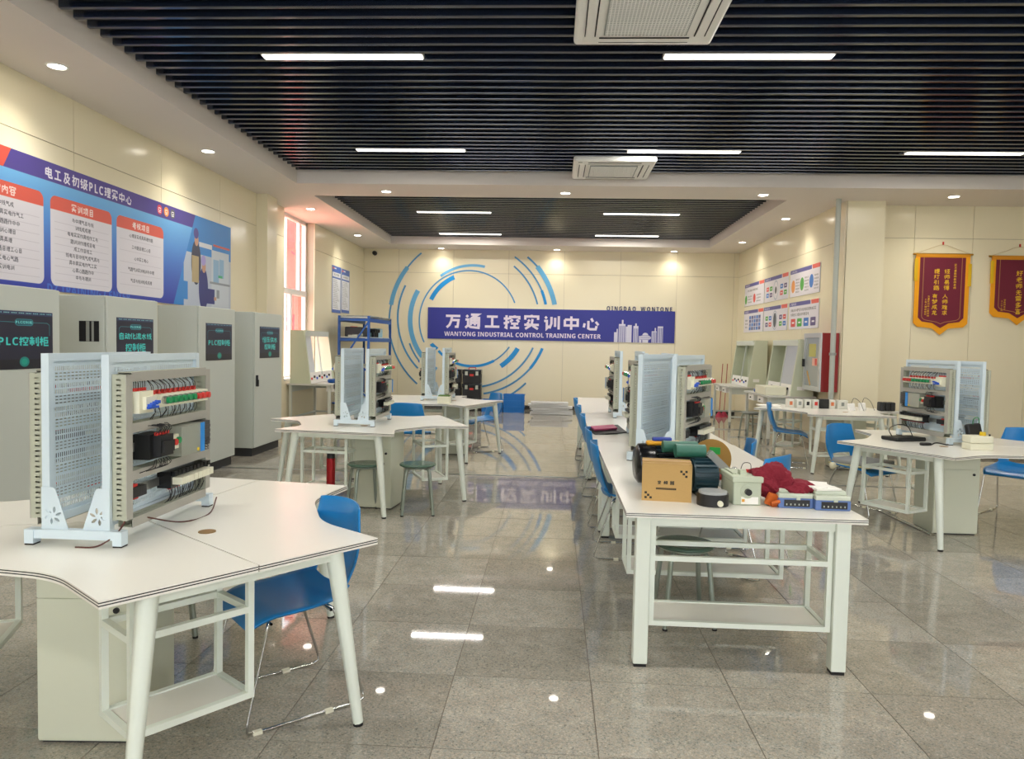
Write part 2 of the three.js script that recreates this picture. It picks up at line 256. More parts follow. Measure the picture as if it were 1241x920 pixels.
// walls of pressed panels: rows of single panels on a backing
function panelWall(name, label, backing, panels) {
  const w = struct(name, slab(...backing), M.wallGap, null, null, label);
  for (const p of panels) mesh(w, 'panel', slab(...p), M.wall);
  return w;
}
const rows = [[0.1, 3.275], [3.283, H]];
{
  const L = [], cuts = [-3, -0.9, 0.65, 2.2, 3.75, 5.32, 6.93, 8.52, 10.05, 11.3];
  for (let k = 0; k + 1 < cuts.length; k++) for (const [y0, y1] of rows) L.push([XL - 0.012, XL, y0, y1, cuts[k] + 0.003, cuts[k + 1] - 0.003]);
  panelWall('wall_left', 'cream panelled wall behind the grey cabinets', [XL - 0.25, XL - 0.012, 0, H, DN, 12.5], [...L, ...rows.map(([a, b]) => [XL - 0.012, XL, a, b, 11.72, 12.5])]);
  const p = struct('trim_2', slab(XL, -4.4, 0, H, 11.3, 11.7), M.wall, null, null, 'cream pilaster beside the window');
  const L2 = []; [[14.1, 15.35], [15.356, 16.7], [16.706, 17.8]].forEach(([a, b]) => rows.forEach(([y0, y1]) => L2.push([XL - 0.012, XL, y0 - 0.1 * (y0 < 1) , y1, a, b])));
  panelWall('wall_left_far', 'cream panelled wall between window and back corner', [XL - 0.25, XL - 0.012, 0, H, 14.1, DB], L2);
  struct('wall_under_window', slab(XL - 0.25, XL, 0, 0.85, 12.5, 14.1), M.wall);
  const B = []; for (let x = 0.232 - 1.317 * 4; x < XR; x += 1.317) for (const [y0, y1] of [[0.1, 3.212], [3.22, H]]) { const a = Math.max(x + 0.003, XL), b = Math.min(x + 1.314, XR); if (b - a > 0.05) B.push([a, b, y0, y1, DB, DB + 0.012]); }
  panelWall('wall_back', 'cream panelled end wall carrying the blue banner', [XL - 0.25, XR + 0.25, 0, H, DB + 0.012, DB + 0.25], B);
  struct('baseboard_back', slab(XL, XR, 0, 0.1, DB - 0.012, DB + 0.01), M.skirt);
  struct('baseboard_left', slab(XL, XL + 0.012, 0, 0.1, DN, 11.29), M.skirt);
  const R = []; for (let d = 11.9; d < DB; d += 1.317) for (const [y0, y1] of [[0.1, 3.2], [3.208, H]]) R.push([XR, XR + 0.012, y0, y1, d + 0.003, Math.min(DB, d + 1.314)]);
  R.push([XR, XR + 0.012, 0.1, H, 11.43, 11.897]);
  panelWall('wall_right', 'cream panelled alcove wall with six posters', [XR + 0.012, XR + 0.3, 0, H, DF, DB], R);
  struct('trim_3', slab(XR + 0.02, 4.86, 0, H, 11.42, DF), M.wall, null, null, 'cream boxed column beside the steel pipe');
  const F = []; for (const [a, b] of [[4.863, 5.44], [5.446, 6.3], [6.306, 7.15], [7.156, 8.0], [8.006, XR2]]) for (const [y0, y1] of rows) F.push([a, b, y0, y1, DF, DF + 0.012]);
  panelWall('wall_banner', 'cream panelled wall hung with the award pennants', [XR + 0.3, XR2 + 0.25, 0, H, DF + 0.012, DF + 0.25], F);
  struct('baseboard_banner', slab(4.86, XR2, 0, 0.1, DF - 0.012, DF + 0.01), M.skirt);
  struct('wall_side', slab(XR2, XR2 + 0.25, 0, H, DN, DF), M.wall); 
  struct('wall_front', new BB().box(...span(XL - 0.25, XR2 + 0.25, 0, 0.9, DN - 0.25, DN)).box(...span(XL - 0.25, XR2 + 0.25, 3.3, H, DN - 0.25, DN)).box(...span(XL - 0.25, -3.4, 0.9, 3.3, DN - 0.25, DN)).box(...span(-0.4, 0.6, 0.9, 3.3, DN - 0.25, DN)).box(...span(3.6, 4.6, 0.9, 3.3, DN - 0.25, DN)).box(...span(7.6, XR2 + 0.25, 0.9, 3.3, DN - 0.25, DN)), M.wall);
  [[-3.4, -0.4], [0.6, 3.6], [4.6, 7.6]].forEach(([a, b], k) => {                // daylight from the entrance side lights every face turned that way
    const w = struct(`window_${k + 2}`, null), z = DN - 0.14, f = new BB(); for (const y of [0.93, 2.5, 3.27]) f.box((a + b) / 2, y, -z, b - a, 0.06, 0.07); for (const x of [a + 0.03, (a + b) / 2, b - 0.03]) f.box(x, 2.1, -z, 0.06, 2.4, 0.07);
    mesh(w, 'window_frame', f, M.white); for (const [x0, x1] of [[a + 0.06, (a + b) / 2 - 0.03], [(a + b) / 2 + 0.03, b - 0.06]]) for (const [y0, y1] of [[0.96, 2.47], [2.53, 3.24]]) mesh(w, 'pane', box((x0 + x1) / 2, (y0 + y1) / 2, -z, x1 - x0, y1 - y0, 0.006), M.glass);
  });
}
{ // ceiling: soffits round two sunken fields of dark baffles
  const c = struct('ceiling', slab(XL - 0.25, XR2 + 0.25, 4.45, 4.6, DN - 0.25, DB + 0.25), M.plenum, null, null, 'dark plenum above the baffle ceiling');
  const A = [-3.68, 7.9, -2.2, 10.54], B = [-3.72, 3.42, 11.42, 16.88];
  for (const s of [[XL - 0.25, A[0], DN - 0.25, 10.54], [A[1], XR2 + 0.25, DN - 0.25, 10.54], [A[0], A[1], DN - 0.25, A[2]], [XL - 0.25, XR2 + 0.25, A[3], B[2]], [XL - 0.25, B[0], B[2], DB + 0.25], [B[1], XR2 + 0.25, B[2], DB + 0.25], [B[0], B[1], B[3], DB + 0.25]])
    mesh(c, 'soffit', slab(s[0], s[1], H, 4.45, s[2], s[3]), M.ceil);
  const prof = new THREE.Shape(); prof.moveTo(-0.02, 0.1); prof.lineTo(-0.02, 0.006); prof.quadraticCurveTo(-0.02, 0, -0.014, 0); prof.lineTo(0.014, 0); prof.quadraticCurveTo(0.02, 0, 0.02, 0.006); prof.lineTo(0.02, 0.1);
  const baffle = (len) => { const g = new THREE.ExtrudeGeometry(prof, { depth: len, bevelEnabled: false, curveSegments: 3 }); g.rotateY(Math.PI / 2); return g; };
  const g1 = baffle(A[1] - A[0] - 0.1), g2 = baffle(B[1] - B[0] - 0.1), P = 1 / 6;
  for (let k = -50; k < 27; k++) { const d = 6.28 + (k + 0.5) * P; if (d > A[2] + 0.1 && d < A[3] - 0.05) mesh(c, 'baffle', g1, M.slat, [A[0] + 0.05, 3.92, -d]); }
  for (let k = -14; k < 22; k++) { const d = 13.62 + (k + 0.5) * P; if (d > B[2] + 0.06 && d < B[3] - 0.05) mesh(c, 'baffle', g2, M.slat, [B[0] + 0.05, 3.92, -d]); }
}
// lamps
const barGlow = box(0, 0.004, 0, 1.34, 0.008, 0.088).build(), barBody = box(0, 0.03, 0, 1.36, 0.044, 0.1).build();
function bar(x, d, label) {
  const t = thing('ceiling_light', label, 'ceiling light', [x, 3.915, -d], 0, 'linear lamps in the baffle ceiling');
  mesh(t, 'housing', barBody, M.white); mesh(t, 'diffuser', barGlow, M.led, [0, 0, 0]);
  const l = new THREE.RectAreaLight(0xfffaf2, BAR_POWER, 1.32, 0.08); l.position.set(x, 3.908, -d); l.rotation.x = -Math.PI / 2; l.castShadow = true; l.name = 'lamp_light'; scene.add(l);
}
for (const [d, r] of [[0.28, 'first'], [3.28, 'second']]) for (const [x, w] of [[-1.81, 'cabinet side'], [1.53, 'middle'], [4.83, 'far side']]) bar(x, d, `linear lamp of the ${r} row from the entrance wall, ${w}`);
bar(-1.81, 6.28, 'long bright linear lamp beside the large ceiling cassette, on the poster wall side'); bar(1.53, 6.28, 'long bright linear lamp beside the large ceiling cassette, on the pennant side'); bar(4.83, 6.28, 'linear lamp in line with the large cassette, towards the far side wall');
bar(-1.81, 9.28, 'linear lamp in the dark baffles between the farther cassette and the cabinets'); bar(1.53, 9.28, 'linear lamp just before the farther ceiling cassette'); bar(4.83, 9.28, 'linear lamp in the dark baffles before the red pennants');
for (const [d, w] of [[13.62, 'nearer the downlight row'], [16.287, 'nearer the blue banner wall']]) { bar(-1.85, d, `linear lamp in the smaller baffle field on the window side, ${w}`); bar(1.53, d, `linear lamp in the smaller baffle field on the six-poster side, ${w}`); }
const ringG = new THREE.TorusGeometry(0.075, 0.012, 6, 24).rotateX(Math.PI / 2), discG = new THREE.CircleGeometry(0.068, 20).rotateX(Math.PI / 2);
function down(x, d, label, power = SPOT_POWER) {
  const t = thing('downlight', label, 'downlight', [x, H, -d], 0, 'round recessed downlights');
  mesh(t, 'rim', ringG, M.white); mesh(t, 'lens', discG, M.lens, [0, -0.005, 0]);
  const l = new THREE.SpotLight(0xfff8ea, power, 0, 1.15, 1, 2); l.position.set(x, H - 0.02, -d); l.target.position.set(x, 0, -d); l.castShadow = true; l.shadow.radius = 2.5; l.name = 'downlight_beam'; scene.add(l, l.target);
}
down(-4.14, 0.66, 'round downlight over the cabinet wall next to the entrance wall'); down(-4.14, 3.36, 'round downlight over the cabinet wall, second from the entrance wall');
down(-4.14, 6.07, 'round downlight over the title of the training board'); down(-4.14, 8.78, 'round downlight over the photo end of the training board'); down(-4.14, 12.55, 'round downlight beside the tall window'); down(-4.14, 15.6, 'round downlight over the blue shelving');
for (const [x, w] of [[-2.51, 'towards the window'], [0.13, 'above the long workbench'], [2.97, 'towards the six posters'], [5.63, 'above the red pennants']]) down(x, 11.04, `round downlight in the soffit between the baffle fields, ${w}`);
down(3.89, 13.02, 'round downlight over the six posters beside the pipe'); down(3.89, 15.92, 'round downlight over the six posters near the back corner');
for (const [x, w] of [[-2.67, 'over the blue arcs'], [0.04, 'over the banner letters'], [2.74, 'over the skyline end of the banner']]) down(x, 17.55, `round downlight by the back wall ${w}`, SPOT_POWER * 0.55);
{ // ceiling cassettes
  const make = (x, d, label) => {
    const t = thing('air_conditioner', label, 'air conditioner', [x, 3.835, -d], 0, 'ceiling air conditioner cassettes'), W = 1.03;
    mesh(t, 'panel', new BB().at(rbx(W, 0.07, W, 0.03, 3), 0, 0.035, 0), M.white);
    const gr = box(0, -0.006, 0, 0.6, 0.012, 0.6); mesh(t, 'grille', gr, M.gray);
    const bars = new BB(); for (let k = -11; k <= 11; k++) { bars.box(k * 0.025, -0.014, 0, 0.007, 0.006, 0.58); bars.box(0, -0.013, k * 0.025, 0.58, 0.006, 0.007); } mesh(t, 'grille_mesh', bars, M.white);
    for (let k = 0; k < 4; k++) { const v = box(0, -0.003, 0.4, 0.66, 0.008, 0.06), o = mesh(t, 'louvre', v, M.white); o.rotation.y = k * Math.PI / 2; const s = mesh(o, 'slot', box(0, -0.0045, 0.362, 0.66, 0.007, 0.008).box(0, -0.0045, 0.436, 0.66, 0.007, 0.006), M.plenum); }
    mesh(t, 'badge', box(-0.43, -0.002, 0.45, 0.05, 0.006, 0.025), M.gray); return t;
  };
  make(0.62, 5.32, 'large white air conditioner cassette between the two long lamps'); make(0.72, 9.93, 'white air conditioner cassette near the edge of the large baffle field');
}
{ // window and what stands outside
  const w = struct('window_1', null), d0 = 12.5, d1 = 14.1, y0 = 0.85, X = XL - 0.19, fr = new BB();
  const frame = mat(0xe8e6e2, 0.4);
  fr.box(X, (y0 + H) / 2, -d0 - 0.03, 0.07, H - y0, 0.06).box(X, (y0 + H) / 2, -d1 + 0.03, 0.07, H - y0, 0.06).box(X, y0 + 0.03, -13.3, 0.07, 0.06, 1.6).box(X, H - 0.03, -13.3, 0.07, 0.06, 1.6).box(X, 2.42, -13.3, 0.08, 0.1, 1.6);
  mesh(w, 'window_frame', fr, frame);
  mesh(w, 'sash', new BB().box(X, 1.64, -13.3, 0.06, 1.5, 0.09).box(X, 3.1, -13.75, 0.06, 1.25, 0.06), frame);
  for (const [a, b, c, e] of [[d0 + 0.06, 13.26, y0 + 0.06, 2.37], [13.34, d1 - 0.06, y0 + 0.06, 2.37], [d0 + 0.06, 13.72, 2.47, H - 0.06], [13.78, d1 - 0.06, 2.47, H - 0.06]]) mesh(w, 'pane', slab(X - 0.003, X + 0.003, c, e, a, b), M.glass);
  mesh(w, 'window_sill', slab(XL - 0.15, XL + 0.03, 0.85, 0.88, d0, d1), M.white);
  const nb = thing('neighbour_building', 'sunlit pink building outside the tall window', 'building', [-11.5, 0, -28]);
  const pink = mat(0xf3dcc4, 0.8), redP = mat(0xdc5f5a, 0.7);
  mesh(nb, 'wall', box(-0.3, 4, 0, 0.6, 8, 30), pink);
  for (let k = 0; k < 5; k++) mesh(nb, 'pilaster', box(0.02, 4, -12.4 + k * 6.2, 0.08, 8, 0.6), redP);
  for (let k = 0; k < 8; k++) for (const y of [1.5, 4.6]) { const q = mesh(nb, 'window', box(0.03, y + 0.4, -10.85 + k * 3.1, 0.08, 1.7, 1.5), M.white); mesh(q, 'pane', box(0.06, y + 0.4, -10.85 + k * 3.1, 0.04, 1.5, 1.3), M.gray); }
  const yard = single('yard', 'reddish paving outside the window', 'pavement', slab(-20, XL - 0.26, -0.2, -0.05, 0, 44), mat(0xd98a78, 0.9));
  const post = single('red_column', 'red painted column just outside the window', 'column', slab(-5.55, -5.3, -0.05, 4.4, 15.3, 15.75), redP);
}

// ---------- three-armed workstations ----------
function starTop(R, w) {                                       // one third of the top, between arm 0 and arm 1 (x, z plane)
  const c = Math.cos(Math.PI / 3), s = Math.sin(Math.PI / 3), un = 0.765 * R, B = (u, v) => [u * c - v * s, u * s + v * c];   // bisector coordinates
  const d1 = [Math.cos(2 * Math.PI / 3), Math.sin(2 * Math.PI / 3)], e1 = [-d1[1], d1[0]], g = 0.0026;
  const sh = new THREE.Shape(), L = (p) => sh.lineTo(...p), tip1 = [R * d1[0] - w * e1[0], R * d1[1] - w * e1[1]];
  sh.moveTo(0.004, 0.004); L([R, g]); L([R, w]);
  const t0 = [R, w], near = (p, q, k) => [p[0] + (q[0] - p[0]) * k, p[1] + (q[1] - p[1]) * k], k0 = B(un, -0.24), k1 = B(un, 0.24);
  L(near(k0, t0, 0.3)); sh.quadraticCurveTo(...k0, ...B(un, -0.12)); L(B(un, 0.12)); sh.quadraticCurveTo(...k1, ...near(k1, tip1, 0.3)); L(tip1); L([R * d1[0] - g * e1[0], R * d1[1] - g * e1[1]]);
  const layer = (y, h) => { const q = new THREE.ExtrudeGeometry(sh, { depth: h, bevelEnabled: false, curveSegments: 8 }); q.rotateX(Math.PI / 2); q.translate(0, y, 0); return q; };
  return [new BB().geo(layer(0, 0.005)).geo(layer(-0.009, 0.005)).geo(layer(-0.018, 0.008)), new BB().geo(layer(-0.005, 0.004)).geo(layer(-0.014, 0.004))];
}
function taper(a, b, r0, r1, n = 8) { const d = b.clone().sub(a), g = cyl(r0, r1, d.length(), n); g.rotateY(Math.PI / 8); g.applyQuaternion(new THREE.Quaternion().setFromUnitVectors(V(0, -1, 0), d.clone().normalize())); g.translate(...a.clone().add(b).multiplyScalar(0.5).toArray()); return g; }
function hangFrame(b, x0, x1, z0, z1, y0 = 0.2, y1 = 0.72, mid = 0.54) {   // open box frame of thin square tube
  const t = 0.024;
  for (const x of [x0, x1]) for (const z of [z0, z1]) b.box(x, (y0 + y1) / 2, z, t, y1 - y0, t);
  for (const y of [y0 + 0.012, mid]) { for (const z of [z0, z1]) b.box((x0 + x1) / 2, y, z, x1 - x0 - t, t, t); for (const x of [x0, x1]) b.box(x, y, (z0 + z1) / 2, t, t, Math.abs(z1 - z0) - t); }
  return b;
}
function starTable(label, cx, cz, th, R, w, ped) {
  const T = thing('workstation_table', label, 'table', [cx, 0, cz], -th, 'three-armed white workstation tables'), [top, edge] = starTop(R, w).map((b) => b.build());
  for (let k = 0; k < 3; k++) {
    const r = [0, -k * 2 * Math.PI / 3, 0], seg = mesh(T, 'tabletop', top, M.lam, [0, 0.75, 0], r); mesh(seg, 'edge_band', edge, M.edge);
    for (const s of [-1, 1]) {
      const a = V(R - 0.06, 0.724, s * (w - 0.17)), f = V(R - 0.005, 0.012, s * (w - 0.085)), leg = mesh(T, 'leg', taper(a, f, 0.036, 0.021), M.leg, [0, 0, 0], r);
      mesh(leg, 'foot', cyl(0.02, 0.02, 0.012, 10).translate(f.x, 0.006, f.z), M.rubber);
    }
    const ap = new BB().box(R - 0.06, 0.703, 0, 0.03, 0.04, 2 * (w - 0.19)).box(R / 2, 0.703, 0.05, R - 0.14, 0.04, 0.03); mesh(T, 'apron', ap, M.leg, [0, 0, 0], r);
    const fr = mesh(T, 'hanging_frame', hangFrame(new BB(), R - 0.4, R - 0.16, -0.055, 0.37), M.leg, [0, 0, 0], r);
    mesh(fr, 'shelf', box(R - 0.28, 0.212, 0.157, 0.21, 0.014, 0.39), M.lam);
  }
  const [px, pz, rot, pw, pd] = ped, loc = V(px - cx, 0, pz - cz).applyAxisAngle(V(0, 1, 0), th);
  const p = mesh(T, 'pedestal', new BB().box(0, 0.355, 0, pw, 0.69, pd), M.ped, [loc.x, 0, loc.z], [0, rot + th, 0]);
  mesh(p, 'base_rail', box(0, 0.006, 0, pw - 0.02, 0.012, pd - 0.02), M.plinth);
  mesh(p, 'door', new BB().box(0, 0.29, pd / 2 + 0.004, pw - 0.004, 0.54, 0.008).box(0, 0.63, pd / 2 + 0.004, pw - 0.004, 0.13, 0.008), M.ped);
  mesh(p, 'lock', cyl(0.011, 0.011, 0.01, 12).rotateX(Math.PI / 2).translate(pw / 2 - 0.05, 0.52, pd / 2 + 0.012), M.black);
  const g = new THREE.CylinderGeometry(0.035, 0.035, 0.003, 20);
  mesh(T, 'grommet', g, mat(0x8a6a3a, 0.5), [R * 0.42, 0.7515, -0.09]);
  return T;
}
starTable('white three-armed workstation table with a large rack, beside the blue chair and grey cabinets', -1.787, -3.168, 0.668, 0.973, 0.529, [-1.755, -2.87, 0.07, 0.35, 0.37]);
starTable('white three-armed workstation table with two green stools tucked under', -1.814, -7.341, 1.691, 0.867, 0.559, [-1.62, -6.98, -0.12, 0.36, 0.36]);
starTable('white three-armed workstation table before the black tool cases', -1.74, -10.35, 0.36, 0.9, 0.6, [-1.35, -10.45, 0.1, 0.36, 0.36]);
starTable('white three-armed workstation table with a rack, in front of the red pennants', 3.655, -6.836, 2.593, 0.973, 0.529, [3.46, -6.69, 0, 0.37, 0.34]);
starTable('white three-armed workstation table strewn with small electrical parts', 3.767, -10.347, 1.606, 0.854, 0.537, [3.9, -10.1, 0.1, 0.36, 0.36]);

// ---------- long workbench: three tables in a row ----------
{
  const XC = 0.925, W = 1.12;
  [[3.53, 'with the cardboard box and motor on it'], [6.13, 'in the middle of the long row'], [8.73, 'at the end of the long row by the banner wall']].forEach(([d, what], k) => {
    const t = thing('workbench', `long white workbench table ${what}`, 'table', [XC - 0.012 * k, 0, -d], 0, 'tables of the long workbench row'), L = 2.597, y = 0.768;
    const tp = mesh(t, 'tabletop', new BB().box(0, y - 0.0025, -L / 2, W, 0.005, L).box(0, y - 0.011, -L / 2, W, 0.006, L).box(0, y - 0.0215, -L / 2, W, 0.009, L), M.lam);
    mesh(tp, 'edge_band', new BB().box(0, y - 0.0068, -L / 2, W + 0.0006, 0.0036, L + 0.0006).box(0, y - 0.0157, -L / 2, W + 0.0006, 0.0036, L + 0.0006), M.edge);
    for (const sx of [-1, 1]) for (const z of [-0.085, -L + 0.085]) { const l = mesh(t, 'leg', new BB().at(rbx(0.07, 0.727, 0.07, 0.006), sx * 0.47, 0.3785, z), M.leg); mesh(l, 'foot', box(sx * 0.47, 0.0075, z, 0.06, 0.015, 0.06), M.rubber); }
    const ap = new BB(); for (const z of [-0.085, -L + 0.085]) ap.box(0, 0.715, z, 0.87, 0.05, 0.04); for (const sx of [-1, 1]) ap.box(sx * 0.47, 0.715, -L / 2, 0.04, 0.05, L - 0.24); mesh(t, 'apron', ap, M.leg);
    for (const z of [-0.085, -0.9, -1.72]) { const a = z < -0.5 ? 0.445 : 0.42, f = mesh(t, 'hanging_frame', hangFrame(new BB(), -a, a, z, z - 0.29, 0.2, 0.69, 0.53), M.leg); mesh(f, 'shelf', box(0, 0.212, z - 0.145, 2 * a - 0.03, 0.014, 0.27), M.lam); }
  });
}

// ---------- chairs and stools ----------
function makeChair(label) {
  const t = thing('sled_chair', label, 'chair', [0, 0, 0], 0, 'blue sled-base chairs');
  const seat = shell((u, v) => { const x = (u - 0.5) * 0.46, z = -0.2 + v * 0.43; const w = 1 - 0.12 * Math.pow(Math.abs(2 * v - 1), 4); return V(x * w, 0.452 + 0.03 * Math.pow(2 * u - 1, 2) * (1 - v) - 0.012 * Math.sin(Math.PI * v) - 0.05 * Math.pow(Math.max(0, v - 0.7) / 0.3, 2) + 0.03 * Math.pow(Math.max(0, 0.15 - v) / 0.15, 2), z); }, 14, 16, 0.012);
  mesh(t, 'seat', seat, M.blue);
  const back = shell((u, v) => { const h = 0.455 + v * 0.38, hw = (0.20 + 0.035 * Math.sin(Math.PI * Math.min(1, v * 1.1)) * 1) * (v > 0.93 ? 1 - (v - 0.93) * 0.6 : 1), x = (u - 0.5) * 2 * hw; return V(x, h - 0.012 * Math.pow(2 * u - 1, 2) * v, -0.2 - 0.10 * v - 0.02 * Math.sin(Math.PI * v) + 0.05 * Math.pow(2 * u - 1, 2)); }, 16, 16, 0.011,
    (u, v) => v > 0.08 && v < 0.22 && u > 0.17 && u < 0.83);
  mesh(t, 'backrest', back, M.blue);
  for (const s of [-1, 1]) {
    const x = s * 0.235, l = mesh(t, 'sled_leg', tube([V(s * 0.17, 0.44, 0.13), V(x - s * 0.02, 0.43, 0.15), V(x, 0.007, 0.25), V(x, 0.007, -0.27), V(x - s * 0.03, 0.43, -0.13), V(s * 0.17, 0.44, -0.11)], 0.0062, 40, 6, 0.035), M.chrome);
    for (const z of [0.2, -0.1]) mesh(l, 'glide', box(x, 0.007, z, 0.02, 0.014, 0.035), M.cream);
  }
  for (const [w, z] of [[0.22, 0.14], [0.205, -0.12]]) mesh(t, 'cross_bar', tube([V(-w, 0.42, z), V(w, 0.42, z)], 0.006, 2), M.chrome);
  return t;
}
const face = (fx, fz) => Math.atan2(fx, fz);
const chair0 = makeChair('blue chair with chrome sled legs at the table with the large rack');
chair0.position.set(-1.13, 0, -3.12); chair0.rotation.y = face(-0.75, 0.66);
const chair = (label, x, d, fx, fz, group) => copy(chair0, 'sled_chair', label, [x, 0, -d], face(fx, fz), group);
chair('blue chair behind the two green stools, back turned to the entrance', -1.72, 9.02, 0.05, -1);
chair('blue chair beside the blue crates and black tool cases', -1.03, 10.8, -0.85, 0.5);
const cushioned = chair('blue chair with a grey cushion tied to its seat', 2.98, 7.3, 0.58, 0.81);
chair('blue chair at the table of small electrical parts, near the grey stool', 3.2, 10.2, 0.95, 0.3);
chair('blue chair behind the table with the white box and yellow knob', 4.45, 7.35, -0.75, 0.66);
[5.62, 6.55, 7.85, 9.0, 10.25].forEach((d, k) => chair(`blue chair on the aisle side of the long workbench, ${['first', 'second', 'third', 'fourth', 'fifth'][k]} from the cardboard box`, 0.6, d, 1, 0.04, 'chairs on the aisle side of the long workbench'));
chair('blue chair across the long workbench, behind the burgundy cloth', 1.36, 5.32, -0.75, -0.66); chair('blue chair across the long workbench, behind the cable reel', 1.33, 6.05, -1, -0.15);
{
  const c = mesh(cushioned, 'cushion', new BB().at(rbx(0.43, 0.045, 0.42, 0.02, 3), 0, 0.495, 0.0), mat(0x9a9b97, 0.9)); c.userData.label = 'grey seat cushion';
  const p = mesh(cushioned, 'cushion_piping', new BB().at(rbx(0.435, 0.014, 0.425, 0.006, 2), 0, 0.472, 0), mat(0xd8cf9a, 0.9));
  mesh(cushioned, 'tie_knot', new THREE.IcosahedronGeometry(0.035, 1).translate(-0.24, 0.45, -0.14), mat(0xddd8bb, 0.9));
}
function makeStool(label) {
  const t = thing('round_stool', label, 'stool', [0, 0, 0], 0, 'round stools');
  const s = mesh(t, 'seat', new THREE.LatheGeometry([[0, 0.432], [0.15, 0.432], [0.162, 0.437], [0.165, 0.445], [0.16, 0.454], [0.14, 0.457], [0, 0.455]].map(([a, b]) => new THREE.Vector2(a, b)), 28), M.seatGreen);
  mesh(t, 'ring', new THREE.TorusGeometry(0.13, 0.008, 6, 24).rotateX(Math.PI / 2).translate(0, 0.425, 0), M.stoolLeg);
  for (let k = 0; k < 4; k++) { const a = k * Math.PI / 2 + 0.78, q = (r, y) => V(Math.cos(a) * r, y, Math.sin(a) * r); const l = mesh(t, 'leg', tube([q(0.05, 0.42), q(0.145, 0.42), q(0.195, 0.01)], 0.0145, 20, 8, 0.07), M.stoolLeg); mesh(l, 'foot', cyl(0.014, 0.014, 0.012, 10).translate(Math.cos(a) * 0.195, 0.006, Math.sin(a) * 0.195), M.rubber); }
  return t;
}
const stool0 = makeStool('dark green round stool with chrome legs, clear of the table leg'); stool0.position.set(-1.2, 0, -6.68); stool0.rotation.y = 0.2;
copy(stool0, 'round_stool', 'dark green round stool half hidden behind the table leg', [-1.66, 0, -6.62], 0.5);
copy(stool0, 'round_stool', 'dark green round stool under the long workbench', [0.77, 0, -4.22], 0.1);
copy(stool0, 'round_stool', 'dark stool half hidden under the table with the large rack', [-2.0, 0, -3.76], 0.5);
const gs = copy(stool0, 'round_stool', 'grey round stool before the trainer bench drawers', [3.47, 0, -13.2], 0.3); gs.children[0].material = M.gray;
copy(stool0, 'round_stool', 'round stool beside the bench at the window', [-3.75, 0, -13.1], 0.3).children[0].material = M.blueDeep;

// ---------- equipment racks ----------
function perforated(w, h) {                                    // sheet in the z, y plane with real slots
  const b = new BB(), t = 0.0016; let y = 0;
  const solid = (k) => { const e = Math.min(h, y + k); b.box(0, (y + e) / 2, 0, t, e - y, w); y = e; };
  const slots = (k, pitch, bridge) => { if (y + k > h - 0.01) { solid(h - y); return; } const n = Math.round(w / pitch); for (let i = 0; i <= n; i++) b.box(0, y + k / 2, -w / 2 + i * w / n, t, k, bridge); y += k; };
  solid(0.02);
  while (y < h - 0.012) { slots(0.017, 0.0125, 0.0062); solid(0.006); slots(0.017, 0.0125, 0.0062); solid(0.012); for (let k = 0; k < 3; k++) { slots(0.0048, 0.024, 0.008); solid(0.008); } }
  return b.build();
}
function ductGeo(len, w, d, vertical) {                        // slotted trunking: base, comb walls
  const b = new BB(), n = Math.floor(len / 0.02);
  const put = (s, c, x, ls, lc, lx) => vertical ? b.box(x, s, c, lx, ls, lc) : b.box(x, c, s, lx, lc, ls);
  put(0, 0, 0.001, len, w, 0.002);
  for (const e of [-1, 1]) { put(0, e * (w / 2 - 0.001), d * 0.16, len, 0.002, d * 0.32); put(0, e * (w / 2 - 0.001), d * 0.83, len, 0.002, d * 0.34); for (let k = 0; k < n; k++) put(-len / 2 + (k + 0.5) * len / n, e * (w / 2 - 0.001), d * 0.49, 0.0135, 0.002, d * 0.36); }
  return b.build();
}
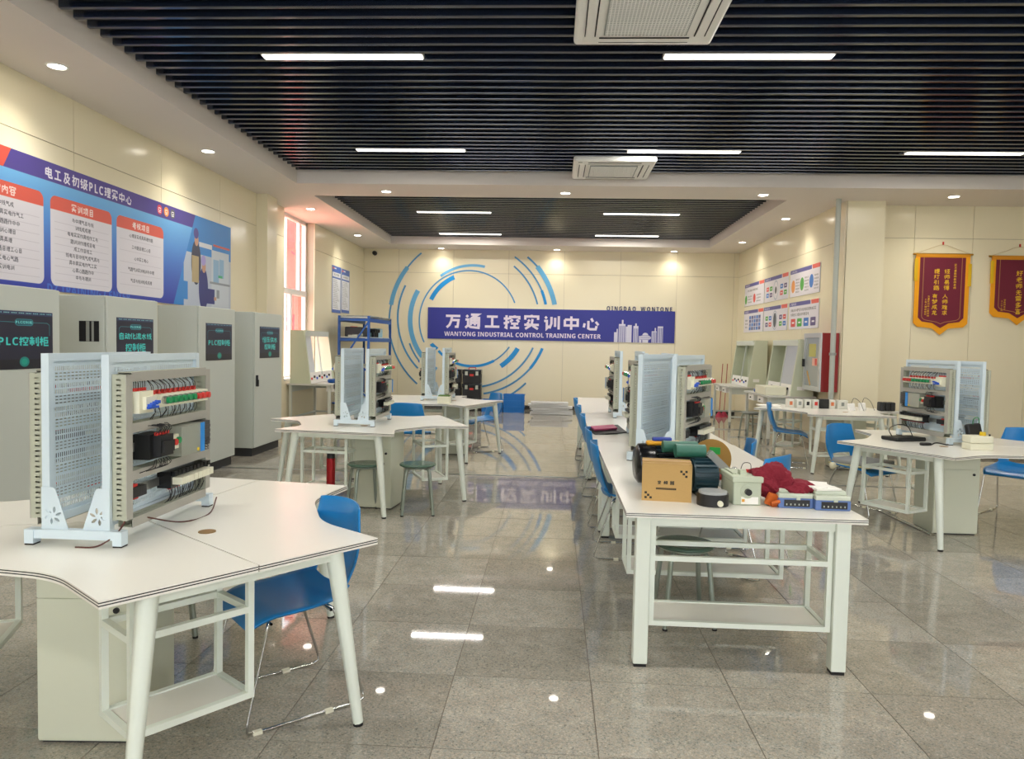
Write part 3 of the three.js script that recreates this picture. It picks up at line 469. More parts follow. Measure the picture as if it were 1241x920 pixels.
const RK = {}; {
  const D = 0.72, Hh = 0.6;
  RK.panel = perforated(D - 0.06, 0.602); RK.vd = ductGeo(0.56, 0.04, 0.055, true); RK.hd = ductGeo(D - 0.11, 0.035, 0.055, false);
  RK.vcover = box(0.0565, 0, 0, 0.003, 0.56, 0.042).build(); RK.hcover = box(0.0565, 0, 0, 0.003, 0.037, D - 0.11).build();
  RK.post = box(0, 0.385, 0, 0.03, 0.67, 0.03).build(); RK.rail = box(0, 0, 0, 0.028, 0.03, D - 0.06).build();
  const foot = new BB().box(0, 0.043, 0, 0.31, 0.034, 0.036); for (const s of [-1, 1]) foot.box(s * 0.173, 0.033, 0, 0.036, 0.054, 0.044); RK.foot = foot.build(); RK.pad = box(0, 0.003, 0, 0.034, 0.006, 0.042).build();
  const gs = new THREE.Shape([[0, 0], [0.104, 0], [0.104, 0.005], [0.056, 0.152], [0.048, 0.16], [0, 0.16]].map(([a, b]) => new THREE.Vector2(a, b)));
  for (let k = 0; k < 6; k++) { const a = k * Math.PI / 3, c = [0.045, 0.052], q = (r, t) => [c[0] + r * Math.cos(a + t), c[1] + r * Math.sin(a + t)], h = new THREE.Path(); h.moveTo(...q(0.009, 0)); h.quadraticCurveTo(...q(0.024, 0.75), ...q(0.036, 0.35)); h.quadraticCurveTo(...q(0.028, -0.15), ...q(0.009, 0)); gs.holes.push(h); }
  RK.gusset = new THREE.ExtrudeGeometry(gs, { depth: 0.003, bevelEnabled: false, curveSegments: 5 });
  // equipment of one side; local x points away from the sheet, z along it (front of the rack at +z)
  const e = RK.eq = {};
  e.din = new BB(); for (const y of [0.545, 0.36, 0.19]) e.din.box(0.008, y, 0, 0.012, 0.035, D - 0.13); e.din = e.din.build();
  e.breaker = new BB().box(0.045, 0.545, 0.245, 0.07, 0.085, 0.1).box(0.085, 0.542, 0.235, 0.022, 0.05, 0.08).build();
  e.toggle = new BB(); for (let k = 0; k < 4; k++) e.toggle.box(0.104, 0.532 + 0.004 * k, 0.262 - k * 0.018, 0.022, 0.012, 0.012); e.toggle.box(0.1, 0.524, 0.235, 0.012, 0.009, 0.075); e.toggle = e.toggle.build();
  e.strip = new BB().box(0.05, 0.542, -0.045, 0.08, 0.05, 0.42).build();
  e.ringG = cyl(0.0165, 0.0165, 0.02, 14).rotateZ(Math.PI / 2); e.cap = cyl(0.0135, 0.0135, 0.014, 14).rotateZ(Math.PI / 2);
  const w = new BB(), crimp = new BB();
  for (let k = 0; k < 9; k++) { const z = 0.14 - k * 0.043; for (const o of [0, 0.012]) { w.geo(wire([V(0.05, 0.565, z + o), V(0.05 + rnd(0.02), 0.6, z + o + 0.01), V(0.04, 0.63, z + o + rnd(0.02, 0.045)), V(0.03, 0.66, z + o + rnd(0.01, 0.05))], 0.0016, 8, 3)); w.geo(wire([V(0.05, 0.52, z + o), V(0.055, 0.5, z + o + rnd(-0.02, 0.01)), V(0.035, 0.465, z + o + rnd(-0.05, 0)), V(0.03, 0.44, z + o)], 0.0016, 6, 3)); } crimp.box(0.05, 0.576, z + 0.006, 0.014, 0.017, 0.018); }
  for (let k = 0; k < 6; k++) { const z = 0.285 - k * 0.016; w.geo(wire([V(0.05, 0.588, z), V(0.045, 0.62, z - 0.01), V(0.03, 0.66, z - rnd(0.03))], 0.0016, 6, 3)); crimp.box(0.05, 0.593, z, 0.01, 0.014, 0.008); }
  for (let k = 0; k < 10; k++) { const z = 0.2 - k * 0.011; w.geo(wire([V(0.09, 0.41, z), V(0.1, 0.435, z - rnd(0.03)), V(0.06, 0.445, z + rnd(-0.06, 0.06)), V(0.03, 0.44, z + rnd(-0.06, 0.06))], 0.0019, 8, 3)); w.geo(wire([V(0.09, 0.31, z), V(0.1, 0.285, z + rnd(-0.03, 0.04)), V(0.05, 0.262, z + rnd(-0.04, 0.08)), V(0.02, 0.258, z)], 0.0019, 8, 3)); if (k % 2) crimp.box(0.088, 0.412, z, 0.012, 0.012, 0.008); }
  for (let k = 0; k < 5; k++) w.geo(wire([V(0.05, 0.3 + k * 0.012, -0.2), V(0.09, 0.29 + k * 0.012, -0.26), V(0.04, 0.3 + k * 0.014, -0.32)], 0.002, 8, 3));
  for (let k = 0; k < 26; k++) { const z = 0.02 - k * 0.0128; w.geo(wire([V(0.045, 0.165, z), V(0.05, 0.14, z + rnd(-0.012, 0.012)), V(0.045, 0.115, z + rnd(-0.02, 0.02)), V(0.03, 0.09, z + rnd(-0.02, 0.02))], 0.0015, 6, 3)); if (k % 2) crimp.box(0.046, 0.16, z, 0.012, 0.014, 0.012); }
  crimp.box(0.03, 0.215, 0.255, 0.02, 0.012, 0.03).box(0.03, 0.165, 0.25, 0.02, 0.01, 0.03);
  e.wires = w.build(); e.crimp = crimp.build();
  e.contactor = new BB().box(0.04, 0.36, 0.15, 0.07, 0.1, 0.13).box(0.088, 0.362, 0.14, 0.04, 0.085, 0.1).box(0.113, 0.358, 0.14, 0.012, 0.045, 0.08).build();
  e.station = new BB().box(0.055, 0.365, 0.055, 0.09, 0.06, 0.05).build();
  e.psu = new BB().box(0.055, 0.36, -0.075, 0.11, 0.125, 0.2).build(); e.stripe = new BB().box(0.112, 0.36, -0.16, 0.004, 0.128, 0.032).build();
  e.plc = new BB().box(0.04, 0.365, -0.24, 0.08, 0.11, 0.12); for (let k = 0; k < 4; k++) e.plc.box(0.082, 0.33 + k * 0.022, -0.24, 0.004, 0.012, 0.11); e.plc = e.plc.build();
  e.relay = new BB().box(0.035, 0.195, -0.14, 0.06, 0.07, 0.34); for (let k = 0; k < 10; k++) e.relay.box(0.07, 0.222, 0.012 - k * 0.0335, 0.02, 0.02, 0.026); e.relay = e.relay.build();
  e.relayTop = new BB(); for (let k = 0; k < 8; k++) e.relayTop.box(0.083, 0.19, 0.0 - k * 0.037, 0.05, 0.03, 0.034); e.relayTop = e.relayTop.build();
  e.terminal = new BB(); for (let k = 0; k < 8; k++) e.terminal.box(0.03, 0.19, 0.28 - k * 0.012, 0.04, 0.04, 0.01); e.terminal = e.terminal.build();
}
function makeRack(label, both) {
  const t = thing('equipment_rack', label, 'equipment rack', [0, 0, 0], 0, 'double-sided perforated equipment racks'), e = RK.eq;
  for (const z of [-1, 1]) { const f = mesh(t, 'foot_bar', RK.foot, M.rack, [0, 0, z * 0.36]); for (const x of [-0.173, 0.173]) mesh(f, 'rubber_pad', RK.pad, M.rubber, [x, 0, 0]); }
  for (const s of [-1, 1]) {
    const X = s * 0.118;
    mesh(t, 'perforated_panel', RK.panel, M.rack, [X, 0.1, 0]); for (const z of [-0.345, 0.345]) mesh(t, 'frame_post', RK.post, M.rack, [X, 0.01, z]); for (const y of [0.715, 0.09]) mesh(t, 'frame_rail', RK.rail, M.rack, [X, y, 0]);
    for (const z of [-1, 1]) { const g = mesh(t, 'gusset', RK.gusset, M.rack, [X + s * 0.016, 0.06, z * 0.362 - 0.0015]); g.scale.x = -s; }
    const o = X + s * 0.016, P = (name, g, m, y = 0, z = 0) => { const q = mesh(t, name, g, m, [o, y, z]); q.scale.x = s; return q; };
    for (const z of [0.325, -0.325]) { const q = P('wire_duct', RK.vd, M.ductWall, 0.375, z); mesh(q, 'duct_cover', RK.vcover, M.duct); }
    for (const y of [0.645, 0.447, 0.262, 0.078]) { const q = P('wire_duct', RK.hd, M.ductWall, y, 0); mesh(q, 'duct_cover', RK.hcover, M.duct); }
    P('din_rail', e.din, M.steel);
    const bk = P('circuit_breaker', e.breaker, M.cream); mesh(bk, 'toggle', e.toggle, M.blueToggle);
    const st = P('button_strip', e.strip, M.cream);
    for (let k = 0; k < 9; k++) { const z = 0.135 - k * 0.043; mesh(st, 'button_ring', e.ringG, M.chrome, [0.099, 0.545, z]); mesh(st, 'button', e.cap, k < 6 ? M.green : M.red, [0.114, 0.545, z]); }
    P('wiring', e.wires, M.wireBlack).userData.kind = 'stuff'; P('crimp_sleeve', e.crimp, M.red).userData.kind = 'stuff';
    P('contactor', e.contactor, M.black);
    const sn = P('push_button_station', e.station, M.cream); mesh(sn, 'button', e.cap, M.red, [0.105, 0.365, 0.068]); mesh(sn, 'button', e.cap, M.green, [0.105, 0.37, 0.04]);
    if (s < 0 && !both) continue;
    const ps = P('drive_unit', e.psu, M.silver); mesh(ps, 'blue_stripe', e.stripe, M.blueStripe); mesh(ps, 'warning_dot', cyl(0.008, 0.008, 0.003, 10).rotateZ(Math.PI / 2), M.yellow, [0.112, 0.31, -0.12]);
    P('controller', e.plc, mat(0x4a4a4a, 0.5)); const rl = P('relay_row', e.relay, M.blackGloss); mesh(rl, 'relay_cap', e.relayTop, M.cream); P('terminal_block', e.terminal, M.black);
  }
  return t;
}
const rack0 = makeRack('large grey-blue equipment rack on the table beside the blue chair and cabinets'); rack0.position.set(-1.802, 0.75, -3.09);
copy(rack0, 'equipment_rack', 'equipment rack on the table with two green stools', [-1.845, 0.75, -7.26], 0);
copy(rack0, 'equipment_rack', 'equipment rack on the table before the black tool cases', [-1.62, 0.75, -10.6], 0);
const rack1 = makeRack('equipment rack with a black pouch leaning on it, on the table by the pennants', true); rack1.position.set(3.58, 0.75, -7.05); rack1.rotation.y = 0.15;
copy(rack1, 'equipment_rack', 'turned equipment rack directly behind the motor and yellow tool on the long workbench', [0.86, 0.768, -5.4], -0.45);
copy(rack1, 'equipment_rack', 'equipment rack on the long workbench, right behind the turned one', [0.87, 0.768, -6.42], 0);
copy(rack1, 'equipment_rack', 'equipment rack standing alone towards the end of the long workbench', [0.865, 0.768, -8.55], 0);
single('power_lead', 'thin brown power lead curling off the large rack', 'cable', new BB().geo(wire([V(-1.63, 0.94, -2.8), V(-1.62, 0.86, -2.76), V(-1.64, 0.8, -2.725), V(-1.7, 0.757, -2.7), V(-1.78, 0.7535, -2.69)], 0.0032, 24, 5)).geo(wire([V(-1.62, 0.84, -2.85), V(-1.57, 0.76, -3.1), V(-1.545, 0.754, -3.3), V(-1.57, 0.8, -3.42)], 0.0032, 20, 5)), M.wireBrown);

// ---------- control cabinets ----------
function cabinetPrint(lines) {
  return canvasTex(512, 480, (x, w, h) => {
    x.fillStyle = '#22243a'; x.fillRect(0, 0, w, h); x.fillStyle = '#1b1b26'; x.fillRect(0, h * 0.83, w, h * 0.17);
    x.fillStyle = '#2b3a5e'; x.fillRect(0, 0, w, 34); x.fillStyle = '#8fd0d8'; for (let k = 0; k < 40; k++) if (k % 5) x.fillRect(14 + k * 12.3, 12, 7, 8);
    x.strokeStyle = '#2f8f9a'; x.lineWidth = 4; x.beginPath(); x.moveTo(30, 200); x.lineTo(30, 110); x.lineTo(52, 92); x.lineTo(180, 92); x.moveTo(332, 92); x.lineTo(460, 92); x.lineTo(482, 110); x.lineTo(482, 200); x.stroke();
    x.fillStyle = '#155a6c'; x.beginPath(); x.roundRect(180, 66, 152, 52, 22); x.fill(); x.stroke(); write(x, 'PLC控制柜', 256, 78, 28, '#7fe6e4', { centre: true });
    const s = lines.length > 1 ? 96 : 104; lines.forEach((l, k) => write(x, l, 256, lines.length > 1 ? 150 + k * 108 : 205, l.length > 7 ? 92 : l.length > 5 && lines.length > 1 ? 76 : l.startsWith('PLC') ? 88 : s, '#3fd0cc', { centre: true, weight: 0.13, gap: 0.02 }));
    x.fillStyle = '#16857f'; x.beginPath(); x.arc(256, 420, 42, 0, 7); x.fill(); x.fillStyle = '#17a08e'; x.beginPath(); x.arc(256, 420, 26, 0, 7); x.fill();
  });
}
function cabinet(label, d0, d1, lines, opt = {}) {
  const W = d1 - d0, t = thing('control_cabinet', label, 'cabinet', [-3.9, 0, -(d0 + d1) / 2], 0, 'grey control cabinets along the left wall'), DP = 0.45, y1 = 1.905, y0 = 0.11;
  mesh(t, 'body', new BB().at(rbx(DP, y1 - y0, W, 0.006), -DP / 2 - 0.022, (y0 + y1) / 2, 0), M.cab);
  mesh(t, 'plinth', box(-DP / 2 - 0.03, y0 / 2, 0, DP - 0.02, y0, W - 0.03), M.plinth);
  const dr = mesh(t, 'door', new BB().at(rbx(0.02, y1 - y0 - 0.01, W - 0.012, 0.005), -0.01, (y0 + y1) / 2, 0), M.cab);
  const h = mesh(dr, 'handle', new BB().at(rbx(0.025, 0.15, 0.03, 0.006), 0.012, 1.0, W / 2 - 0.06).at(rbx(0.03, 0.09, 0.02, 0.005), 0.02, 0.97, W / 2 - 0.06), M.black);
  const pw = 0.72 * W, pm = new THREE.MeshPhysicalMaterial({ map: cabinetPrint(lines), roughness: 0.35 });
  tag(mesh(dr, 'printed_panel', new THREE.BoxGeometry(pw, 0.425, 0.004), [M.black, M.black, M.black, M.black, pm, M.black], [0.002, 1.508, -W * 0.03], [0, Math.PI / 2, 0]), 'dark printed panel with turquoise lettering');
  if (opt.hole) { const hz = W / 2 + 0.001, b = mesh(t, 'cable_opening', box(-0.16, 1.59, hz, 0.18, 0.18, 0.004), M.plenum); mesh(b, 'terminal_strip', new BB().box(-0.17, 1.59, hz + 0.003, 0.03, 0.176, 0.004).box(-0.125, 1.59, hz + 0.003, 0.02, 0.176, 0.003), M.gray); }
  else mesh(t, 'side_cover', box(-0.33, 1.62, W / 2 + 0.001, 0.18, 0.2, 0.004), M.cab);
  return t;
}
cabinet('grey control cabinet next to the large rack, its print partly cut off', 4.86, 5.73, ['PLC控制柜']);
cabinet('grey control cabinet with a square hole in its side', 6.35, 7.2, ['自动化流水线', '控制柜'], { hole: true });
cabinet('grey control cabinet without side hole, one line of print', 8.06, 9.0, ['PLC控制柜']);
cabinet('grey control cabinet beside the tall window', 9.6, 10.59, ['恒压供水', '控制柜']);

// ---------- prints on the walls ----------
const EDGE = mat(0xcfd3da, 0.5);
function sign(name, label, category, w, h, th, tex, pos, ry, group, rough = 0.4) {
  const f = new THREE.MeshPhysicalMaterial({ map: tex, roughness: rough });
  return single(name, label, category, new THREE.BoxGeometry(w, h, th), [EDGE, EDGE, EDGE, EDGE, f, EDGE], pos, [0, ry, 0], group);
}
{ // training board on the left wall
  const d0 = 4.62, d1 = 10.34, y0 = 1.95, y1 = 3.1, W = 2048, Hh = Math.round(2048 * (y1 - y0) / (d1 - d0));
  const t = canvasTex(W, Hh, (x) => {
    const k = W / (d1 - d0), X = (d) => (d - d0) * k, Y = (y) => (y1 - y) * k;
    const g = x.createLinearGradient(0, Y(2.93), 0, Hh); g.addColorStop(0, '#6db4ea'); g.addColorStop(0.35, '#4f8fdc'); g.addColorStop(1, '#2b3aa6'); x.fillStyle = g; x.fillRect(0, 0, W, Hh);
    x.fillStyle = '#4a3a92'; x.fillRect(0, 0, X(9.3), Y(2.93)); x.fillStyle = '#e2513f'; x.beginPath(); x.moveTo(0, 0); x.lineTo(X(6.08), 0); x.lineTo(X(5.985), Y(2.93)); x.lineTo(0, Y(2.93)); x.fill();
    write(x, '电工及初级PLC理实中心', X(6.48), Y(3.065), 43, '#e9e6f2', { wide: 1, weight: 0.13 });
    [['#d6405a', 8.44], ['#f0923c', 8.59], ['#5b5f66', 8.735]].forEach(([c, d], i) => { x.fillStyle = c; x.beginPath(); x.arc(X(d), Y(3.015), 20, 0, 7); x.fill(); x.strokeStyle = '#fff'; x.lineWidth = 3; x.strokeRect(X(d) - 8, Y(3.015) - 7, 16, 11); x.beginPath(); x.moveTo(X(d) - 10, Y(3.015) + 10); x.lineTo(X(d) + 10, Y(3.015) + 10); x.stroke(); });
    x.font = 'bold 46px sans-serif'; x.fillStyle = '#3a6fd0'; x.textAlign = 'left'; x.fillText('DZ TRAINING CENTER', X(6.5), Hh - 6);
    for (const [a, b, head, n, rows] of [[5.45, 6.47, '教学内容', 8, 8], [6.56, 7.5, '实训项目', 9, 9], [7.585, 8.52, '考核项目', 5, 5]]) {
      x.fillStyle = '#dedbe4'; x.beginPath(); x.roundRect(X(a), Y(2.815), X(b) - X(a), Y(2.0) - Y(2.815), 26); x.fill();
      x.save(); x.clip(); x.fillStyle = '#df5a48'; x.fillRect(X(a), Y(2.815), X(b) - X(a), Y(2.69) - Y(2.815)); x.restore();
      write(x, head, X((a + b) / 2), Y(2.79), 30, '#f6e6e2', { centre: true, weight: 0.12 });
      for (let r = 0; r < rows; r++) { const yy = Y(2.655 - r * 0.6 / rows - 0.02); write(x, line(5 + (r * 5 + n) % 7), X((a + b) / 2), yy - 8, 17, '#4c4c58', { centre: true, weight: 0.1, gap: 0 }); x.fillStyle = '#c3bfca'; x.fillRect(X(a) + 20, yy + 18, X(b) - X(a) - 40, 1.5); }
    }
    // the photo at the end of the board: two trainees at a panel
    x.save(); x.beginPath(); x.moveTo(X(9.3), 0); x.lineTo(W, 0); x.lineTo(W, Hh); x.lineTo(X(8.75), Hh); x.clip();
    x.fillStyle = '#2f86d2'; x.fillRect(X(8.7), 0, W, Hh); x.fillStyle = '#b9c3d4'; x.fillRect(X(9.0), Y(2.62), W, Hh); x.fillStyle = '#c9d2dc'; x.fillRect(X(9.75), Y(2.72), 190, 380); x.fillStyle = '#8fb6d6'; x.fillRect(X(9.8), Y(2.6), 60, 110); x.fillRect(X(9.98), Y(2.62), 50, 90); x.fillStyle = '#3fae7c'; x.fillRect(X(9.95), Y(2.4), 46, 12);
    x.fillStyle = '#d9dde4'; x.fillRect(X(9.4), Y(2.78), 130, 22); x.fillStyle = '#cc5a52'; x.fillRect(X(9.8), Y(2.8), 180, 10); x.fillStyle = '#2f86d2'; x.fillRect(X(8.85), Y(2.25), 90, 80); x.fillStyle = '#8d95a0'; x.fillRect(X(9.7), Y(2.3), 220, 10); x.fillRect(X(9.9), Y(2.2), 30, 40);
    const fig = (cx, top, cap, coat, vest) => { x.fillStyle = coat; x.beginPath(); x.ellipse(cx, top + 150, 46, 100, 0, 0, 7); x.fill(); if (vest) { x.fillStyle = vest; x.fillRect(cx - 40, top + 120, 66, 120); } x.fillStyle = '#c89a80'; x.beginPath(); x.ellipse(cx + 4, top + 48, 19, 27, 0, 0, 7); x.fill(); x.fillStyle = cap; x.beginPath(); x.ellipse(cx, top + 18, 23, 24, 0, 0, 7); x.fill(); };
    fig(X(9.32), Y(2.98) + 20, '#4b3f8e', '#2c3350', '#b4a27c'); fig(X(9.52), Y(2.62) + 6, '#a59ad6', '#26307a'); x.fillStyle = '#26307a'; x.fillRect(X(9.42), Y(2.2), 150, 70); x.fillStyle = '#c89a80'; x.fillRect(X(9.82), Y(2.1), 26, 16); x.restore();
  });
  sign('training_board', 'long blue and violet training board with three white columns and a photo', 'wall board', d1 - d0, y1 - y0, 0.02, t, [XL + 0.012, (y0 + y1) / 2, -(d0 + d1) / 2], Math.PI / 2);
}
{ // banner on the back wall
  const x0 = -2.998, x1 = 2.845, y0 = 1.648, y1 = 2.395;
  const t = canvasTex(2048, 262, (x, W, Hh) => {
    x.fillStyle = '#2b3192'; x.fillRect(0, 0, W, Hh); const k = W / (x1 - x0);
    write(x, '万通工控实训中心', 0.39 * k, 42, 138, '#e6dcec', { wide: 1.1, weight: 0.145, gap: 0.09 });
    x.font = 'bold 50px sans-serif'; x.fillStyle = '#e6dcec'; x.textAlign = 'left'; x.textBaseline = 'alphabetic'; const s = 'WANTONG INDUSTRIAL CONTROL TRAINING CENTER', w = x.measureText(s).width; x.save(); x.translate(0.4 * k, 236); x.scale(3.72 * k / w, 1); x.fillText(s, 0, 0); x.restore();
    x.fillStyle = '#d8d6e8'; const b0 = 4.43 * k, S = (x1 - x0) / 299 * k;   // skyline, in units of one source pixel
    const rect = (a, y, w, c) => { x.fillStyle = c ?? '#d8d6e8'; x.fillRect(b0 + a * S, Hh - y * S, w * S, y * S); };
    rect(0, 12, 4.5); rect(3, 16, 1.4); rect(5.5, 22, 8); rect(9, 27, 2); rect(14, 19, 7); rect(16, 21, 5); rect(23, 20, 6); rect(25, 23, 2); rect(30, 8, 3); rect(45, 14, 6); rect(48.5, 18, 1.5); rect(52, 20, 6.5);
    for (let i = 0; i < 4; i++) { rect(6.6 + i * 1.8, 20, 0.6, '#2b3192'); rect(23.8 + i * 1.4, 17, 0.5, '#2b3192'); rect(53 + i * 1.5, 18, 0.6, '#2b3192'); rect(46 + i * 1.4, 13, 0.5, '#2b3192'); }
    x.fillStyle = '#d8d6e8'; x.beginPath(); x.ellipse(b0 + 37.5 * S, Hh - 6 * S, 7 * S, 3.2 * S, 0, 0, 7); x.fill(); x.beginPath(); x.ellipse(b0 + 37.5 * S, Hh - 9 * S, 3.5 * S, 3 * S, 0, 0, 7); x.fill(); x.fillRect(b0 + 34 * S, Hh - 4 * S, 7 * S, 4 * S);
    x.strokeStyle = '#2b3192'; x.lineWidth = 2; for (let i = 0; i < 4; i++) { x.beginPath(); x.moveTo(b0 + 31 * S, Hh - (4 + i * 1.6) * S); x.lineTo(b0 + 44 * S, Hh - (4 + i * 1.6) * S); x.stroke(); }
  });
  sign('wall_banner_sign', 'long dark blue banner with white lettering and skyline', 'sign', x1 - x0, y1 - y0, 0.03, t, [(x0 + x1) / 2, (y0 + y1) / 2, -DB + 0.016], 0);
  const font = await new FontLoader().loadAsync('fonts/droid/droid_sans_bold.typeface.json');
  const L = thing('raised_lettering', 'dark blue raised letters standing on the banner', 'lettering', [1.24, 2.386, -DB + 0.003]); let cx = 0; const ink = mat(0x2f3560, 0.4);
  for (const ch of 'QINGDAO WONTONE') { if (ch === ' ') { cx += 0.105; continue; } const g = new TextGeometry(ch, { font, size: 0.105, depth: 0.02, curveSegments: 5, bevelEnabled: false }); g.computeBoundingBox(); const w = g.boundingBox.max.x; mesh(L, 'letter', g, ink, [cx, 0, 0]); cx += w * 1.13 + 0.022; }
  L.scale.x = 1.56 / cx;
  // arcs round the banner
  const A = thing('arc_graphic', 'ring graphic of light and dark blue arcs behind the banner', 'wall graphic', [-1.9, 1.71, -DB + 0.001]), S = 0.004687, C = [535, 412];
  A.position.x = (568 - 670.15) / 906 * 17.8 + 0.0; A.position.y = 2.1;
  const blues = { l: mat(0x66aedb, 0.4), m: mat(0x4d93c4, 0.4), b: mat(0x1492da, 0.4) };
  const arc = (a, b, w, c, cw) => {                            // from point a to point b in the drawing's units
    const P = (p) => [Math.atan2(-(p[1] - C[1]), p[0] - C[0]), Math.hypot(p[0] - C[0], p[1] - C[1])], [t0, r0] = P(a); let [t1, r1] = P(b); if (cw) { while (t1 > t0) t1 -= 2 * Math.PI; } else while (t1 < t0) t1 += 2 * Math.PI;
    const n = Math.max(6, Math.ceil(Math.abs(t1 - t0) / 0.06)), pts = []; for (const e of [1, -1]) for (let k = 0; k <= n; k++) { const q = e > 0 ? k / n : 1 - k / n, r = ((r0 + (r1 - r0) * q) + e * w / 2) * S, t = t0 + (t1 - t0) * q; pts.push([Math.cos(t) * r, Math.sin(t) * r]); }
    mesh(A, 'arc', extrude(pts, 0.006), blues[c]);
  };
  arc([285, 75], [215, 148], 8, 'm'); arc([215, 148], [132, 340], 22, 'l'); arc([132, 340], [272, 742], 8, 'm'); arc([205, 240], [275, 662], 9, 'm'); arc([270, 265], [370, 668], 24, 'l'); arc([230, 535], [282, 626], 8, 'm');
  arc([765, 320], [305, 528], 7, 'm'); arc([455, 195], [338, 310], 22, 'b'); arc([610, 140], [385, 190], 13, 'l'); arc([342, 535], [372, 562], 20, 'b'); arc([380, 570], [665, 615], 13, 'b'); arc([665, 615], [742, 543], 7, 'm'); arc([700, 642], [785, 550], 24, 'b');
  arc([590, 750], [862, 545], 9, 'm'); arc([850, 650], [910, 547], 14, 'b'); arc([615, 784], [850, 650], 9, 'm'); arc([755, 785], [830, 725], 9, 'm');
  arc([900, 255], [760, 88], 8, 'm'); arc([922, 325], [900, 255], 14, 'b'); arc([875, 135], [825, 88], 9, 'm'); arc([967, 325], [875, 135], 24, 'l'); arc([880, 325], [757, 135], 8, 'm');
}
{ // six posters on the right alcove wall
  const cols = [[17.12, 15.59], [15.53, 14.02], [13.9, 12.39]], kinds = [['two coloured dots and a caption', 'eight small tiles round a ring', 'an orange, a green and a blue dot'], ['a sheet of blue strips', 'eight small tiles round a dark oval', 'four coloured badges in a row']];
  for (let r = 0; r < 2; r++) cols.forEach(([a, b], k) => {
    const t = canvasTex(512, 170, (x, W, Hh) => {
      x.fillStyle = '#e6e2ea'; x.fillRect(0, 0, W, Hh); x.fillStyle = '#57539a'; x.fillRect(0, 0, 380, 25); x.fillStyle = '#e85f55'; x.beginPath(); x.moveTo(386, 0); x.lineTo(W, 0); x.lineTo(W, 25); x.lineTo(396, 25); x.fill(); write(x, line(6), 20, 4, 18, '#e6e2ea', { gap: 0 });
      const C = ['#e0504c', '#48a83c', '#2d74c9', '#5a4a80', '#ef9a4a'], chip = (px, py, c, w = 40, h = 26) => { x.fillStyle = c; x.beginPath(); x.roundRect(px, py, w, h, 6); x.fill(); x.fillStyle = '#f1eef4'; x.fillRect(px + w * 0.25, py + h * 0.4, w * 0.5, h * 0.2); };
      const ell = (px, py, rx, ry, c) => { x.fillStyle = c; x.beginPath(); x.ellipse(px, py, rx, ry, 0, 0, 7); x.fill(); };
      if (r === 0 && k === 0) { write(x, line(14), 80, 44, 19, '#555'); ell(40, 120, 30, 34, C[1]); ell(270, 118, 32, 34, C[0]); for (let i = 0; i < 3; i++) { write(x, line(8), 90, 92 + i * 22, 14, '#666'); write(x, line(8), 320, 92 + i * 22, 14, '#666'); } }
      if (r === 0 && k === 2) [C[4], C[1], C[2]].forEach((c, i) => { ell(60 + i * 160, 105 - i * 5, 34, 40, c); for (let j = 0; j < 5; j++) write(x, line(5), 105 + i * 160, 60 + j * 19, 13, '#666'); });
      if (r === 1 && k === 0) { for (let i = 0; i < 5; i++) for (let j = 0; j < 4; j++) { x.fillStyle = [C[2], '#45508e', '#6b7fb8'][(i + j) % 3]; x.fillRect(150 + i * 62, 46 + j * 28, 50, 24); } for (let j = 0; j < 3; j++) write(x, line(4), 40, 70 + j * 26, 16, '#555'); }
      if (k === 1) { for (let i = 0; i < 4; i++) for (let j = 0; j < 2; j++) chip([40, 120, 350, 430][i], 66 + j * 44, C[(i + j * 2 + r) % 4], 60, 30); x.strokeStyle = '#8aa0b8'; x.lineWidth = 5; x.beginPath(); x.ellipse(255, 98, 50, 62, 0, 0, 7); x.stroke(); ell(255, 98, r ? 34 : 22, r ? 50 : 24, '#4b5560'); }
      if (r === 1 && k === 2) { write(x, line(19), 30, 40, 22, '#555'); write(x, line(14), 30, 68, 22, '#555'); [C[0], C[1], C[2], C[3]].forEach((c, i) => chip(40 + i * 116, 104, c, 84, 50)); }
    });
    sign('poster', `white poster with violet heading and ${kinds[r][k]}`, 'poster', a - b, 0.48, 0.012, t, [XR - 0.007, r ? 2.155 : 2.735, -(a + b) / 2], -Math.PI / 2, 'six posters on the alcove wall');
  });
  const nt = (shift) => canvasTex(256, 512, (x, W, Hh) => { x.fillStyle = '#3a62b4'; x.fillRect(0, 0, W, Hh); x.fillStyle = '#e4e6ee'; x.fillRect(12, 70, W - 24, 50); x.fillRect(12, 138, W - 24, 340); write(x, line(5), 128, 80, 28, '#555', { centre: true }); for (let k = 0; k < 16; k++) write(x, line(9 + (k + shift) % 6), 24, 150 + k * 20, 13, '#777', { gap: 0 }); x.fillStyle = '#cf5a5a'; x.fillRect(16, 18, 40, 20); x.fillStyle = '#e4e6ee'; x.fillRect(62, 20, 60, 14); });
  sign('notice_board', 'tall blue and white notice nearer the window', 'notice', 0.63, 0.97, 0.012, nt(0), [XL + 0.008, 2.62, -15.52], Math.PI / 2, 'pair of tall notices');
  sign('notice_board', 'tall blue and white notice nearer the back corner', 'notice', 0.63, 0.94, 0.012, nt(3), [XL + 0.008, 2.63, -16.2], Math.PI / 2, 'pair of tall notices');
}
